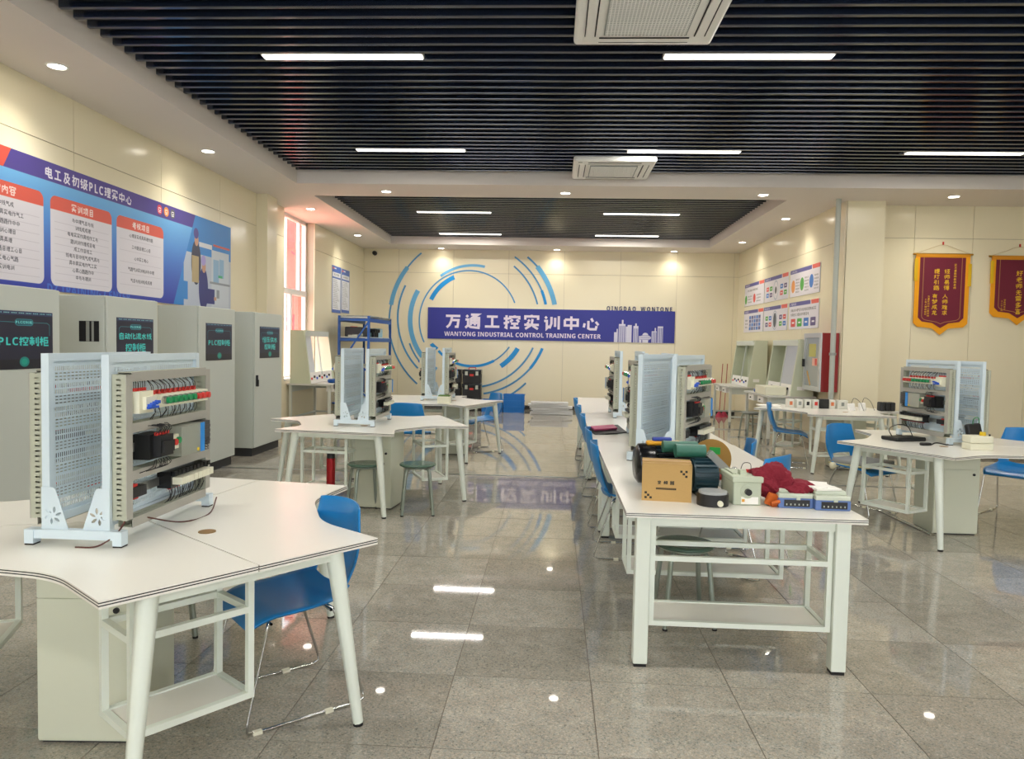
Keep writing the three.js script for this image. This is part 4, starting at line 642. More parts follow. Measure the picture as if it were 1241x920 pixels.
// award pennants
function pennant(label, cx, top, w, h, draw, wide) {
  const t = thing('pennant', label, 'pennant', [cx, top, -DF + 0.03], 0, 'red award pennants with gold fringe');
  const outline = (hw, y0, yb, pt) => [[-hw, y0], [-hw, yb + 0.06], [-hw + 0.06, yb], [-0.12, yb - 0.02], [0, pt], [0.12, yb - 0.02], [hw - 0.06, yb], [hw, yb + 0.06], [hw, y0]].reverse();
  mesh(t, 'fringe', extrude(outline(w / 2, -0.02, -h + 0.12, -h), 0.006), mat(0xf2a413, 0.8));
  const pts = outline(w / 2 - 0.065, -0.05, -h + 0.2, -h + 0.105), g = new THREE.ShapeGeometry(new THREE.Shape(pts.map(([a, b]) => new THREE.Vector2(a, b)))), u = g.attributes.uv, p = g.attributes.position;
  for (let k = 0; k < p.count; k++) u.setXY(k, (p.getX(k) + w / 2) / w, (p.getY(k) + h) / h);
  const body = extrude(pts, 0.004), ub = body.attributes.uv, pb = body.attributes.position; for (let k = 0; k < pb.count; k++) ub.setXY(k, (pb.getX(k) + w / 2) / w, (pb.getY(k) + h) / h);
  mesh(t, 'velvet', body, new THREE.MeshPhysicalMaterial({ roughness: 0.7, sheen: 0.4, sheenColor: new THREE.Color(0.5, 0.1, 0.15), map: canvasTex(512, Math.round(512 * h / w), draw) }), [0, 0, 0.006]);
  mesh(t, 'gold_header', box(0, -0.02, 0.006, w + 0.0, wide, 0.014), mat(0xd98f18, 0.5)); mesh(t, 'rod', cyl(0.014, 0.014, w + 0.08, 10).rotateZ(Math.PI / 2), mat(0xb98a2e, 0.35, { metalness: 0.6 }));
  for (const s of [-1, 1]) mesh(t, 'tassel', new BB().at(rbx(0.05, 0.34, 0.014, 0.006), s * (w / 2 - 0.005), -0.24 - 0.07 * (s > 0), 0.016), mat(0xe0b414, 0.8));
  mesh(t, 'cord', wire([V(-w / 2, 0.01, 0), V(-w / 4, 0.08, -0.005), V(0, 0.145, -0.01), V(w / 4, 0.08, -0.005), V(w / 2, 0.01, 0)], 0.0035, 16, 4), mat(0xcdb98a, 0.7)); mesh(t, 'hook', box(0, 0.165, -0.012, 0.02, 0.045, 0.012), M.red);
}
const gold = '#dfb21e', border = (x, W, Hh, c) => { x.fillStyle = '#6e1730'; x.fillRect(0, 0, W, Hh); x.strokeStyle = '#b98a4a'; x.lineWidth = 5; x.beginPath(); x.moveTo(76, 30); x.lineTo(76, Hh - 180); x.quadraticCurveTo(80, Hh - 150, 120, Hh - 142); x.lineTo(220, Hh - 125); x.lineTo(256, Hh - 108); x.lineTo(292, Hh - 125); x.lineTo(392, Hh - 142); x.quadraticCurveTo(432, Hh - 150, 436, Hh - 180); x.lineTo(436, 30); x.stroke(); };
pennant('dark red pennant with two columns of gold characters and orange fringe', 5.86, 3.04, 0.8, 1.22, (x, W, Hh) => { border(x, W, Hh); const o = { down: true, weight: 0.13, wide: 1.1 }; write(x, '经师易得', 272, 140, 50, gold, o); write(x, '人师难求', 262, 380, 50, gold, o); write(x, '提灯引路', 176, 140, 50, gold, o); write(x, '有梦成龙', 166, 380, 50, gold, o); write(x, '实万通教师教师老师', 362, 90, 26, gold, { down: true, weight: 0.12 }); write(x, '万通实训中心教学师', 124, 400, 22, gold, { down: true, weight: 0.12 }); write(x, '工电人理中级初', 98, 430, 22, gold, { down: true, weight: 0.12 }); }, 0.035);
pennant('dark red pennant with a single column of gold characters', 6.985, 3.02, 0.82, 1.03, (x, W, Hh) => { border(x, W, Hh); write(x, '好老师无需多言', 226, 130, 56, gold, { down: true, weight: 0.13, wide: 1.1 }); write(x, '学教师老实', 124, 400, 20, gold, { down: true }); write(x, '工人中心成', 98, 410, 20, gold, { down: true }); }, 0.06);
single('security_camera', 'small black dome camera in the back corner', 'camera', new BB().geo(new THREE.SphereGeometry(0.05, 14, 10).translate(0, 0, 0)).geo(cyl(0.045, 0.055, 0.04).rotateX(Math.PI / 2).translate(0, 0.0, -0.05)), M.black, [-4.3, 3.66, -DB + 0.07]);

// ---------- alcove, window side and back wall furniture ----------
function trainer(label, x, d0, d1, side, opt = {}) {           // bench with drawers and a hooded instrument desk; side +1 faces -x
  const L = d1 - d0, t = thing('trainer_bench', label, 'workbench', [x, 0, -(d0 + d1) / 2], side > 0 ? 0 : Math.PI, 'hooded trainer benches'), y = 0.8, hb = mat(0xc9cfb6, 0.5);
  mesh(t, 'tabletop', box(0, y - 0.015, 0, 0.78, 0.03, L), mat(0xc9c9c2, 0.4));
  for (const sx of [-1, 1]) for (const sz of [-1, 1]) { const l = mesh(t, 'leg', box(sx * 0.34, 0.435, sz * (L / 2 - 0.05), 0.045, 0.67, 0.045), mat(0xcfd2c8, 0.45)); mesh(l, 'caster', cyl(0.04, 0.04, 0.03, 14).rotateZ(Math.PI / 2).translate(sx * 0.34, 0.04, sz * (L / 2 - 0.05)).toNonIndexed(), M.gray); mesh(l, 'caster_fork', box(sx * 0.34, 0.085, sz * (L / 2 - 0.05), 0.045, 0.04, 0.03), M.steel); }
  mesh(t, 'lower_rail', new BB().box(0.34, 0.2, 0, 0.03, 0.03, L - 0.14).box(0, 0.2, L / 2 - 0.05, 0.64, 0.03, 0.03).box(0, 0.2, -L / 2 + 0.05, 0.64, 0.03, 0.03), M.cab); mesh(t, 'apron', new BB().box(0.34, 0.71, 0, 0.02, 0.12, L - 0.14).box(0, 0.71, L / 2 - 0.05, 0.64, 0.12, 0.02), M.cab);
  for (const z of [0.18, -0.22]) { const dr = mesh(t, 'drawer', box(-0.3, 0.71, z * L, 0.14, 0.1, 0.34), M.white); mesh(dr, 'knob', cyl(0.012, 0.012, 0.02, 10).rotateZ(Math.PI / 2).translate(-0.38, 0.71, z * L), M.black); }
  // hood: two slanted cheeks, back, roof, control strip
  const cheek = (z, w) => { const g = extrude([[-0.02, y], [0.34, y], [0.34, 1.72], [0.1, 1.72]].map(([a, b]) => [a, b]), w); g.translate(0, 0, z); return g; };
  mesh(t, 'cheek', cheek(L / 2 - 0.06, 0.05), hb); mesh(t, 'cheek', cheek(-L / 2 + 0.01, 0.05), hb); mesh(t, 'nameplate', box(0.14, 0.93, L / 2 - 0.007, 0.12, 0.06, 0.004), M.white);
  mesh(t, 'roof', box(0.21, 1.705, 0, 0.25, 0.03, L - 0.1), hb); mesh(t, 'header', new BB().rbox(0.09, 1.665, 0, 0.015, 0.09, L - 0.12, 0, 0, 0.13), mat(0xd7ddd6, 0.4));
  if (!opt.open) mesh(t, 'rear_panel', box(0.335, 1.26, 0, 0.01, 0.92, L - 0.12), opt.rear ?? hb);
  const st = mesh(t, 'control_strip', new BB().rbox(0.02, 0.895, 0, 0.015, 0.19, L - 0.12, 0, 0, -0.13), M.white);
  for (let k = 0; k < 8; k++) mesh(st, 'switch', box(0.005, 0.88 + 0.03 * (k % 2), -L * 0.38 + k * L * 0.1, 0.02, 0.04, 0.04), [M.red, M.black, M.blueToggle, M.black][k % 4]);
  mesh(t, 'middle_post', new BB().rbox(0.065, 1.3, 0.05, 0.02, 0.75, 0.03, 0, 0, -0.13), M.cab);
  if (opt.board) { const b = mesh(t, 'instrument_board', new BB().rbox(0.075, 1.3, L * 0.22, 0.02, 0.64, L * 0.4, 0, 0, -0.13), mat(0xb6bcc4, 0.35)); const q = new BB(); for (let k = 0; k < 7; k++) q.rbox(0.05 + k * 0.012, 1.05 + k * 0.085, L * 0.22, 0.012, 0.02, L * 0.38, 0, 0, -0.13); mesh(b, 'row', q, M.white); }
  return t;
}
trainer('hooded trainer bench by the back corner with an open frame', 3.86, 14.9, 16.4, 1); trainer('hooded trainer bench beside the fire cabinet, with a slatted board', 3.86, 12.25, 13.72, 1, { board: true });
const wb = trainer('hooded trainer bench in front of the tall window', -4.17, 12.62, 14.05, -1, { open: true });
mesh(wb, 'instrument_board', new BB().rbox(0.1, 1.26, -0.42, 0.01, 0.8, 0.42, 0, 0, -0.13), mat(0xdadfe0, 0.4));
single('plastic_case', 'pale plastic case lying on the bench beside the fire cabinet', 'case', new BB().at(rbx(0.34, 0.14, 0.62, 0.012), 0, 0.07, 0), M.cream, [3.66, 0.8, -12.75]); single('blue_bundle', 'round blue cable bundle on the window bench', 'bundle', new THREE.TorusGeometry(0.06, 0.035, 8, 18).rotateX(Math.PI / 2).translate(0, 0.035, 0), M.blueDeep, [-3.9, 0.8, -13.1]);
single('blue_bundle', 'round blue cable bundle beside the pale plastic case', 'bundle', new THREE.TorusGeometry(0.06, 0.035, 8, 18).rotateX(Math.PI / 2).translate(0, 0.035, 0), M.blueDeep, [3.6, 0.8, -13.2]);
{ // fire cabinet and pipe
  const t = thing('fire_cabinet', 'red fire hydrant cabinet with a glazed aluminium door', 'fire cabinet', [4.15, 1.37, -11.85]), redC = mat(0x8e1f22, 0.45);
  mesh(t, 'body', new BB().at(rbx(0.25, 0.89, 0.74, 0.006), 0.01, 0, 0), redC);
  const al = mat(0xc9cccb, 0.35, { metalness: 0.4 }), dr = mesh(t, 'door', new BB().box(-0.128, 0.41, 0, 0.025, 0.07, 0.75).box(-0.128, -0.41, 0, 0.025, 0.07, 0.75).box(-0.128, 0, 0.345, 0.025, 0.75, 0.06).box(-0.128, 0, -0.345, 0.025, 0.75, 0.06), al);
  mesh(dr, 'glazing', box(-0.122, 0, 0, 0.006, 0.75, 0.63), mat(0x9da5a5, 0.12)); mesh(dr, 'handle', box(-0.15, -0.02, -0.33, 0.03, 0.12, 0.05), M.black);
  const st = mesh(dr, 'sticker', box(-0.127, 0.0, 0.12, 0.004, 0.12, 0.22), mat(0xe9b7a4, 0.6)); mesh(st, 'sticker_print', box(-0.1295, 0, 0.17, 0.003, 0.1, 0.08), M.red); mesh(dr, 'yellow_notice', box(-0.127, 0.18, 0.0, 0.003, 0.2, 0.3), mat(0xbdb96a, 0.6)); mesh(t, 'hose_branch', taper(V(-0.127, -0.15, -0.2), V(-0.127, -0.36, -0.05), 0.012, 0.012), mat(0xc39a4a, 0.5));
  const p = thing('steel_pipe', 'grey steel pipe running from floor to ceiling', 'pipe', [4.13, 0, -11.3]); mesh(p, 'pipe', cyl(0.038, 0.038, H, 18).translate(0, H / 2, 0), mat(0xaeb4ac, 0.4)); mesh(p, 'collar', new BB().geo(cyl(0.05, 0.05, 0.04, 18).translate(0, 1.5, 0)).geo(cyl(0.06, 0.07, 0.05, 18).translate(0, 0.025, 0)), M.gray);
  for (const [x, d, l] of [[3.92, 17.2, 'by the back corner'], [3.78, 17.05, 'leaning outermost']]) { const m = thing('mop', `red-handled mop ${l}`, 'mop', [x, 0, -d]); mesh(m, 'handle', taper(V(0.1, 1.2, -0.25), V(0, 0.1, 0), 0.009, 0.009), mat(0xa8453c, 0.6)); mesh(m, 'mop_head', new THREE.ConeGeometry(0.1, 0.16, 12).translate(0, 0.08, 0), mat(0xa3324a, 0.9)); }
}
{ // blue shelving with what lies on it
  const t = thing('shelving', 'blue steel shelving unit in the corner', 'shelving', [-4.0, 0, -15.85]), W = 0.6, L = 1.98, Hh = 2.06;
  for (const sx of [-1, 1]) for (const z of [-1, 1]) mesh(t, 'post', box(sx * W / 2, Hh / 2, z * L / 2, 0.045, Hh, 0.05), M.blueDeep);
  for (const y of [0.35, 1.0, 1.6, 2.0]) { mesh(t, 'beam', new BB().box(W / 2, y - 0.02, 0, 0.03, 0.08, L).box(-W / 2, y - 0.02, 0, 0.03, 0.08, L).box(0, y - 0.02, L / 2, W, 0.05, 0.03), M.blueDeep); mesh(t, 'shelf_board', box(0, y + 0.028, 0, W - 0.02, 0.02, L - 0.03), M.cab); }
  mesh(t, 'brace', new BB().beam(V(-W / 2, 1.05, L / 2), V(W / 2, 1.95, L / 2), 0.02, 0.03).beam(V(W / 2, 0.4, L / 2), V(-W / 2, 0.98, L / 2), 0.02, 0.03), M.blueDeep);
  for (const [z, w, l] of [[0.5, 0.5, 'sheet metal offcuts stacked on the blue shelving, window end'], [-0.5, 0.8, 'sheet metal offcuts stacked on the blue shelving, corner end']]) single('metal_sheets', l, 'metal sheets', new BB().rbox(0, 0.008, 0, 0.66, 0.016, w + 0.3, 0, 0.05, 0).rbox(0.03, 0.022, 0.04, 0.6, 0.012, w, 0, -0.08, 0).rbox(-0.02, 0.032, 0, 0.5, 0.008, w, 0, 0.2, 0), M.gray, [-4.0, 2.039, -15.85 + z]);
  const cs = thing('tool_case', 'black tool case with a red latch on the blue shelving', 'tool case', [-4.05, 1.638, -15.25]); mesh(cs, 'body', new BB().at(rbx(0.36, 0.2, 0.5, 0.02), 0, 0.1, 0), M.black); mesh(cs, 'latch', box(0, 0.2, 0.2, 0.14, 0.02, 0.05), M.red);
  single('clear_box', 'clear blue-lidded box on the blue shelving', 'box', new BB().at(rbx(0.3, 0.2, 0.4, 0.015), 0, 0.1, 0), mat(0x8fc3dd, 0.2), [-4.0, 1.638, -16.55]);
  for (const [k, d] of [15.8, 15.98, 16.16].entries()) single('power_tool', ['black power tool next to the tool case on the shelving', 'black power tool in the middle of its shelf', 'black power tool next to the clear box on the shelving'][k], 'tool', new BB().at(rbx(0.25, 0.08, 0.06, 0.02), 0, 0.14, 0).at(rbx(0.06, 0.12, 0.05, 0.015), 0.06, 0.06, 0), M.black, [-3.9, 1.638, -d]);
  single('metal_parts', 'loose metal parts at the window end of the shelf', 'parts', new BB().at(rbx(0.12, 0.05, 0.1, 0.02), 0, 0.025, 0).at(rbx(0.08, 0.07, 0.07, 0.02), 0.12, 0.035, 0.03).at(rbx(0.09, 0.04, 0.12, 0.015), -0.1, 0.02, -0.02), M.silver, [-4.0, 1.638, -14.97]);
}
{ // black tool cases, crates and profiles by the back wall
  const make = (x, y, d, l) => {
    const t = thing('tool_case', l, 'tool case', [x, y, -d], 0, 'stacked black tool cases'), w = 0.42;
    mesh(t, 'body', new BB().at(rbx(w, 0.22, 0.3, 0.015), 0, 0.11, 0), M.black); mesh(t, 'lid', new BB().at(rbx(w + 0.012, 0.1, 0.312, 0.015), 0, 0.265, 0), M.blackGloss);
    for (const s of [-1, 1]) mesh(t, 'latch', box(s * 0.12, 0.23, 0.158, 0.06, 0.09, 0.014), M.silver); mesh(t, 'badge', box(0, 0.19, 0.152, 0.09, 0.05, 0.008), M.red); return t;
  };
  const h = (t) => mesh(t, 'carry_handle', tube([V(-0.08, 0.31, 0), V(-0.08, 0.36, 0), V(0.08, 0.36, 0), V(0.08, 0.31, 0)], 0.011, 20, 6, 0.02), M.red);
  make(-2.3, 0, 17.15, 'black tool case at the foot of the stack nearer the shelving'); make(-2.3, 0.318, 17.15, 'middle black tool case of the stack nearer the shelving'); h(make(-2.3, 0.636, 17.15, 'topmost black tool case of the stack nearer the shelving'));
  make(-1.84, 0, 17.15, 'black tool case at the foot of the stack nearer the crates'); make(-1.84, 0.318, 17.15, 'middle black tool case of the stack nearer the crates'); h(make(-1.84, 0.636, 17.15, 'topmost black tool case of the stack nearer the crates'));
  const crate = (x, y, d, l) => { const t = thing('plastic_crate', l, 'crate', [x, y, -d], 0, 'blue plastic crates'), b = new BB(), w = 0.47, D = 0.34, hh = 0.135, bl = mat(0x1273c4, 0.45); b.box(0, 0.006, 0, w - 0.02, 0.012, D - 0.02); for (const s of [-1, 1]) b.box(0, hh / 2, s * (D / 2 - 0.006), w, hh, 0.01).box(s * (w / 2 - 0.006), hh / 2, 0, 0.01, hh, D - 0.02); mesh(t, 'body', b, bl); const r = new BB(); for (const s of [-1, 1]) { r.box(0, hh - 0.012, s * D / 2, w + 0.02, 0.022, 0.02).box(s * w / 2, hh - 0.012, 0, 0.02, 0.022, D); for (let k = -3; k <= 3; k++) r.box(k * 0.07, hh / 2, s * (D / 2 + 0.002), 0.01, hh - 0.03, 0.012); } mesh(t, 'rim', r, bl); };
  ['bottom blue crate of the stack of three', 'middle blue crate of the stack of three', 'top blue crate of the stack of three'].forEach((l, k) => crate(-0.86, k * 0.137, 17.05, l));
  ['lower blue crate of the pair behind the far chair', 'upper blue crate of the pair behind the far chair'].forEach((l, k) => crate(-1.36, k * 0.137, 17.15, l));
  const w2 = mat(0xd8d8d6, 0.45);
  for (let k = 0; k < 6; k++) single('panel_profile', `white metal profile in the flat pile by the back wall, ${['bottom', 'second', 'third', 'fourth', 'fifth', 'top'][k]} layer`, 'profile', new BB().box(0, 0.022, 0, 0.95 - (k % 3) * 0.06, 0.044, 0.34).box(0, 0.022, 0.18, 0.9 - (k % 2) * 0.1, 0.012, 0.03), w2, [-0.0 + (k % 2) * 0.05 - 0.02 * k, k * 0.046, -16.78], [0, (k % 3 - 1) * 0.05, 0], 'flat pile of white profiles');
}
// ---------- things on the tables ----------
{
  const Y = 0.768;
  const cb = canvasTex(512, 400, (x, W, Hh) => { x.fillStyle = '#bd9a60'; x.fillRect(0, 0, W, Hh); for (let k = 0; k < 900; k++) { x.fillStyle = k % 2 ? 'rgba(150,105,50,0.10)' : 'rgba(215,170,105,0.10)'; x.fillRect(rnd(W), rnd(Hh), rnd(4, 40), 1.5); } x.fillStyle = '#2c2a24'; const q = (a, b) => x.fillRect(a, b, 24, 24); for (const [i, j] of [[0, 0], [2, 0], [1, 1], [2, 2]]) q(390 + i * 26, 60 + j * 26); for (const [i, j] of [[0, 0], [1, 1], [0, 2], [2, 2]]) q(30 + i * 26, 300 + j * 26); write(x, '变频器', 256, 176, 44, '#2c2a24', { centre: true, weight: 0.14, gap: 0.5 }); x.fillRect(146, 254, 208, 20); x.fillStyle = '#8d6a38'; for (let k = 0; k < 14; k++) x.fillRect(152 + k * 14, 260, 8, 7); });
  const card = mat(0xb8955c, 0.85), cf = new THREE.MeshPhysicalMaterial({ map: cb, roughness: 0.85 });
  const bx = thing('cardboard_box', 'brown cardboard box with dark printed squares', 'box', [0.604, Y, -3.9], -0.12); mesh(bx, 'body', new THREE.BoxGeometry(0.248, 0.19, 0.2).translate(0, 0.095, 0), [card, card, card, card, cf, card]); mesh(bx, 'flap', box(0, 0.191, 0.0, 0.24, 0.003, 0.095).box(0, 0.191, 0.099, 0.24, 0.003, 0.005), card); mesh(bx, 'tape', box(0, 0.1935, 0, 0.25, 0.001, 0.04), mat(0xc49a5c, 0.35));
  const mt = thing('electric_motor', 'black finned electric motor behind the cardboard box', 'motor', [0.62, Y, -4.28], 0.05);
  mesh(mt, 'housing', cyl(0.095, 0.095, 0.24, 24).rotateZ(Math.PI / 2).translate(0.06, 0.12, 0), M.blackGloss); const cow = mesh(mt, 'fan_cover', new BB().geo(new THREE.LatheGeometry([[0, -0.08], [0.085, -0.08], [0.112, -0.06], [0.118, 0.02], [0.1, 0.04]].map(([a, b]) => new THREE.Vector2(a, b)), 24).rotateZ(-Math.PI / 2).translate(-0.06, 0.12, 0)), M.blackGloss);
  const fin = new BB(); for (let k = 0; k < 20; k++) { const a = k * Math.PI / 10; fin.rbox(0.07, 0.12 + Math.sin(a) * 0.1, Math.cos(a) * 0.1, 0.2, 0.02, 0.004, -a + Math.PI / 2, 0, 0); } mesh(mt, 'fin', fin, mat(0x20303a, 0.35)); mesh(mt, 'foot', new BB().box(0.07, 0.012, 0.09, 0.18, 0.024, 0.05).box(0.07, 0.012, -0.09, 0.18, 0.024, 0.05), M.black); mesh(mt, 'shaft', cyl(0.013, 0.013, 0.08, 12).rotateZ(Math.PI / 2).translate(0.22, 0.12, 0), M.steel); mesh(mt, 'nameplate', box(0.06, 0.22, 0.05, 0.12, 0.004, 0.05), M.silver);
  const m2 = thing('electric_motor', 'dark teal finned motor with a red shaft guard', 'motor', [0.83, Y, -4.05], 0.1), teal = mat(0x23404a, 0.4); mesh(m2, 'housing', cyl(0.085, 0.085, 0.13, 24).rotateZ(Math.PI / 2).translate(-0.01, 0.1, 0), teal); const f2 = new BB(); for (let k = 0; k < 20; k++) { const a = k * Math.PI / 10; f2.rbox(-0.01, 0.1 + Math.sin(a) * 0.09, Math.cos(a) * 0.09, 0.11, 0.018, 0.005, -a + Math.PI / 2, 0, 0); } mesh(m2, 'fin', f2, teal); mesh(m2, 'shaft_guard', cyl(0.018, 0.018, 0.09, 14).rotateZ(Math.PI / 2).translate(0.1, 0.09, 0), M.red); mesh(m2, 'foot', box(-0.01, 0.01, 0, 0.1, 0.02, 0.16), teal);
  const dr = thing('hand_tool', 'yellow tool with a blue grip lying on the black motor', 'tool', [0.64, Y + 0.226, -4.27], 0.1); mesh(dr, 'body', new BB().at(rbx(0.2, 0.026, 0.05, 0.012), 0, 0.013, 0), mat(0xe0a21a, 0.45)); mesh(dr, 'grip', new BB().at(rbx(0.11, 0.024, 0.04, 0.01), -0.01, 0.034, 0), mat(0x243c9a, 0.45));
  const gm = mat(0x2e6a58, 0.4);
  single('green_drum', 'dark green ribbed cylinder lying on the motors, further back', 'cylinder', new BB().geo(cyl(0.032, 0.032, 0.19, 20).rotateZ(Math.PI / 2)).geo(cyl(0.034, 0.034, 0.012, 20).rotateZ(Math.PI / 2).translate(-0.09, 0, 0)), gm, [0.715, Y + 0.233, -4.17], [0, 0.08, 0], 'green cylinders on the motors'); single('green_drum', 'dark green ribbed cylinder lying on the motors, nearer the cardboard box', 'cylinder', new BB().geo(cyl(0.035, 0.035, 0.16, 20).rotateZ(Math.PI / 2)).geo(cyl(0.037, 0.037, 0.012, 20).rotateZ(Math.PI / 2).translate(-0.075, 0, 0)), gm, [0.75, Y + 0.228, -4.05], [0, 0.1, 0], 'green cylinders on the motors');
  const rl = thing('cable_reel', 'brown cardboard cable reel with white cable and a green label', 'cable reel', [0.93, Y + 0.03, -4.36], -0.25); const disc = cyl(0.112, 0.112, 0.004, 36).rotateX(Math.PI / 2); mesh(rl, 'flange', disc, mat(0x9a7636, 0.8), [0, 0.112, 0.03]); mesh(rl, 'flange', disc, mat(0x9a7636, 0.8), [0, 0.112, -0.03]); mesh(rl, 'cable', cyl(0.105, 0.105, 0.054, 36).rotateX(Math.PI / 2).translate(0, 0.112, 0), M.white); mesh(rl, 'label', box(0.02, 0.165, 0.0335, 0.06, 0.04, 0.003), mat(0x1d9a3c, 0.5)); mesh(rl, 'hub', cyl(0.02, 0.02, 0.07, 16).rotateX(Math.PI / 2).translate(0, 0.112, 0), M.black);
  single('plastic_wrap', 'crumpled clear plastic wrap beside the cable reel', 'plastic wrap', crumple(0.07, 0.6), mat(0xe3e6e6, 0.12, { transmission: 0.75, thickness: 0 }), [0.99, Y + 0.06, -4.1]); single('plastic_sleeve', 'clear plastic sleeve of parts beside the red shaft guard', 'sleeve', new BB().rbox(0, 0, 0, 0.16, 0.04, 0.05, 0, 0.1, -0.75), mat(0xd5dada, 0.1, { transmission: 0.7, thickness: 0 }), [0.9, Y + 0.17, -4.02]);
  const rd = thing('tape_reel', 'shallow black round reel with a pale knob', 'reel', [0.795 + 0.02, Y, -3.76]); mesh(rd, 'case', cyl(0.077, 0.077, 0.06, 32).translate(0, 0.03, 0), M.black); mesh(rd, 'clear_lid', cyl(0.07, 0.07, 0.012, 32).translate(0, 0.066, 0), mat(0xb9bcbb, 0.15)); mesh(rd, 'knob', cyl(0.014, 0.014, 0.02, 16).rotateX(Math.PI / 2).translate(0.02, 0.022, 0.082), M.cream);
  const cb2 = thing('control_box', 'grey-green control box with a black rotary knob', 'control box', [0.983, Y, -3.885], 0.03), gg = mat(0xbcc4ae, 0.5); mesh(cb2, 'body', new BB().at(rbx(0.14, 0.12, 0.24, 0.008), 0, 0.06, 0), gg); mesh(cb2, 'lid', new BB().at(rbx(0.155, 0.03, 0.255, 0.006), 0, 0.13, 0), gg); mesh(cb2, 'dial', cyl(0.034, 0.034, 0.006, 24).rotateX(Math.PI / 2).translate(0, 0.07, 0.123), gg); mesh(cb2, 'knob', cyl(0.016, 0.016, 0.026, 18).rotateX(Math.PI / 2).translate(0, 0.07, 0.135), M.black); tag(mesh(cb2, 'warning_label', box(0.012, 0.025, 0.1215, 0.085, 0.036, 0.002), M.paper), 'white warning label'); mesh(cb2, 'warning_mark', box(-0.02, 0.025, 0.123, 0.014, 0.014, 0.001), mat(0xe0a03a, 0.6)); mesh(cb2, 'handle', new BB().box(-0.01, 0.155, 0.05, 0.03, 0.025, 0.05).box(-0.05, 0.148, -0.02, 0.02, 0.01, 0.16), gg); mesh(cb2, 'post', new BB().box(0.04, 0.152, -0.02, 0.016, 0.016, 0.02), M.red); mesh(cb2, 'lead', wire([V(0.0, 0.15, -0.02), V(0.02, 0.19, -0.03), V(0.05, 0.19, -0.02), V(0.05, 0.15, 0.0)], 0.002, 16, 4), M.black);
  const cl = mat(0x7d1428, 0.85, { sheen: 0.3, sheenColor: new THREE.Color(0.4, 0.05, 0.1) });
  single('cloth', 'crumpled burgundy cloth heaped beside the control box', 'cloth', new BB().geo(crumple(0.1, 0.75, 1.05, 0.85, 0.8).translate(-0.05, 0.085, 0)).geo(crumple(0.075, 0.6, 1.2, 0.6, 0.9).translate(0.065, 0.05, 0.03)), cl, [1.175, Y + 0.028, -3.85]);
  single('orange_strap', 'orange strap hanging out from under the burgundy cloth', 'strap', new BB().rbox(0, 0.03, 0, 0.05, 0.06, 0.02, 0.3, 0, -0.3).rbox(0.015, 0.012, 0.02, 0.04, 0.05, 0.012, 0.9, 0.2, 0.2), mat(0xc4601c, 0.7), [1.105, Y + 0.006, -3.76]);
  const inst = (x, d, l) => { const t = thing('instrument_box', l, 'instrument', [x, Y, -d], 0, 'blue and grey instrument boxes'); const bl = mat(0x5b76ae, 0.5); mesh(t, 'base', new BB().at(rbx(0.17, 0.05, 0.2, 0.006), 0, 0.025, 0), bl); mesh(t, 'lid', new BB().at(rbx(0.168, 0.022, 0.2, 0.006), 0, 0.06, 0).at(rbx(0.15, 0.02, 0.16, 0.006), 0, 0.08, -0.015), mat(0xc6cdbc, 0.5)); mesh(t, 'window', box(0.005, 0.026, 0.1005, 0.125, 0.034, 0.003), M.black); const s = new BB(); for (let k = 0; k < 6; k++) s.box(-0.045 + k * 0.02, 0.02, 0.103, 0.005, 0.008, 0.003); mesh(t, 'terminal', s, M.silver); mesh(t, 'clasp', box(0.01, 0.05, 0.104, 0.018, 0.014, 0.006), mat(0xc6cdbc, 0.5)); };
  inst(1.215, 3.83, 'blue and grey instrument box under the burgundy cloth'); inst(1.385, 3.8, 'blue and grey instrument box topped with papers, at the bench corner'); single('paper_stack', 'loose white papers on the instrument box', 'papers', new BB().rbox(0, 0.004, 0, 0.13, 0.008, 0.17, 0, 0.2, 0).rbox(-0.02, 0.011, -0.02, 0.12, 0.006, 0.15, 0.02, -0.3, 0), M.paper, [1.36, Y + 0.092, -3.82]);
  const tb = thing('tablet_stand', 'black tablet with a pink cover on the long workbench', 'tablet', [0.5, Y, -6.72], 0.35); mesh(tb, 'stand', new BB().rbox(0, 0.03, 0, 0.3, 0.012, 0.2, 0.22, 0, 0.06).rbox(0.08, 0.02, -0.03, 0.03, 0.04, 0.1, 0, 0, 0), M.black); mesh(tb, 'pink_cover', new BB().rbox(-0.02, 0.05, -0.02, 0.22, 0.014, 0.09, 0.22, 0, 0.06), mat(0xb84a72, 0.4));
}
function crumple(r, amp, sx = 1, sy = 1, sz = 1) {
  const g = new THREE.IcosahedronGeometry(r, 14), p = g.attributes.position, ph = [rnd(9), rnd(9), rnd(9)];
  for (let k = 0; k < p.count; k++) { const x = p.getX(k) / r, y = p.getY(k) / r, z = p.getZ(k) / r; let f = 0, q = 2.6, a = 0.3; for (let o = 0; o < 4; o++) { f += a * (1 - 2 * Math.abs(Math.sin(q * x + ph[o % 3] + 1.7 * Math.sin(q * 0.6 * y + o)) * Math.sin(q * 0.8 * z + 2 * ph[(o + 1) % 3] + Math.cos(q * 0.7 * x)))); q *= 1.9; a *= 0.5; } const m = 1 + amp * f * 0.75; p.setXYZ(k, p.getX(k) * m * sx, p.getY(k) * m * sy, p.getZ(k) * m * sz); }
  g.computeVertexNormals(); return g;
}
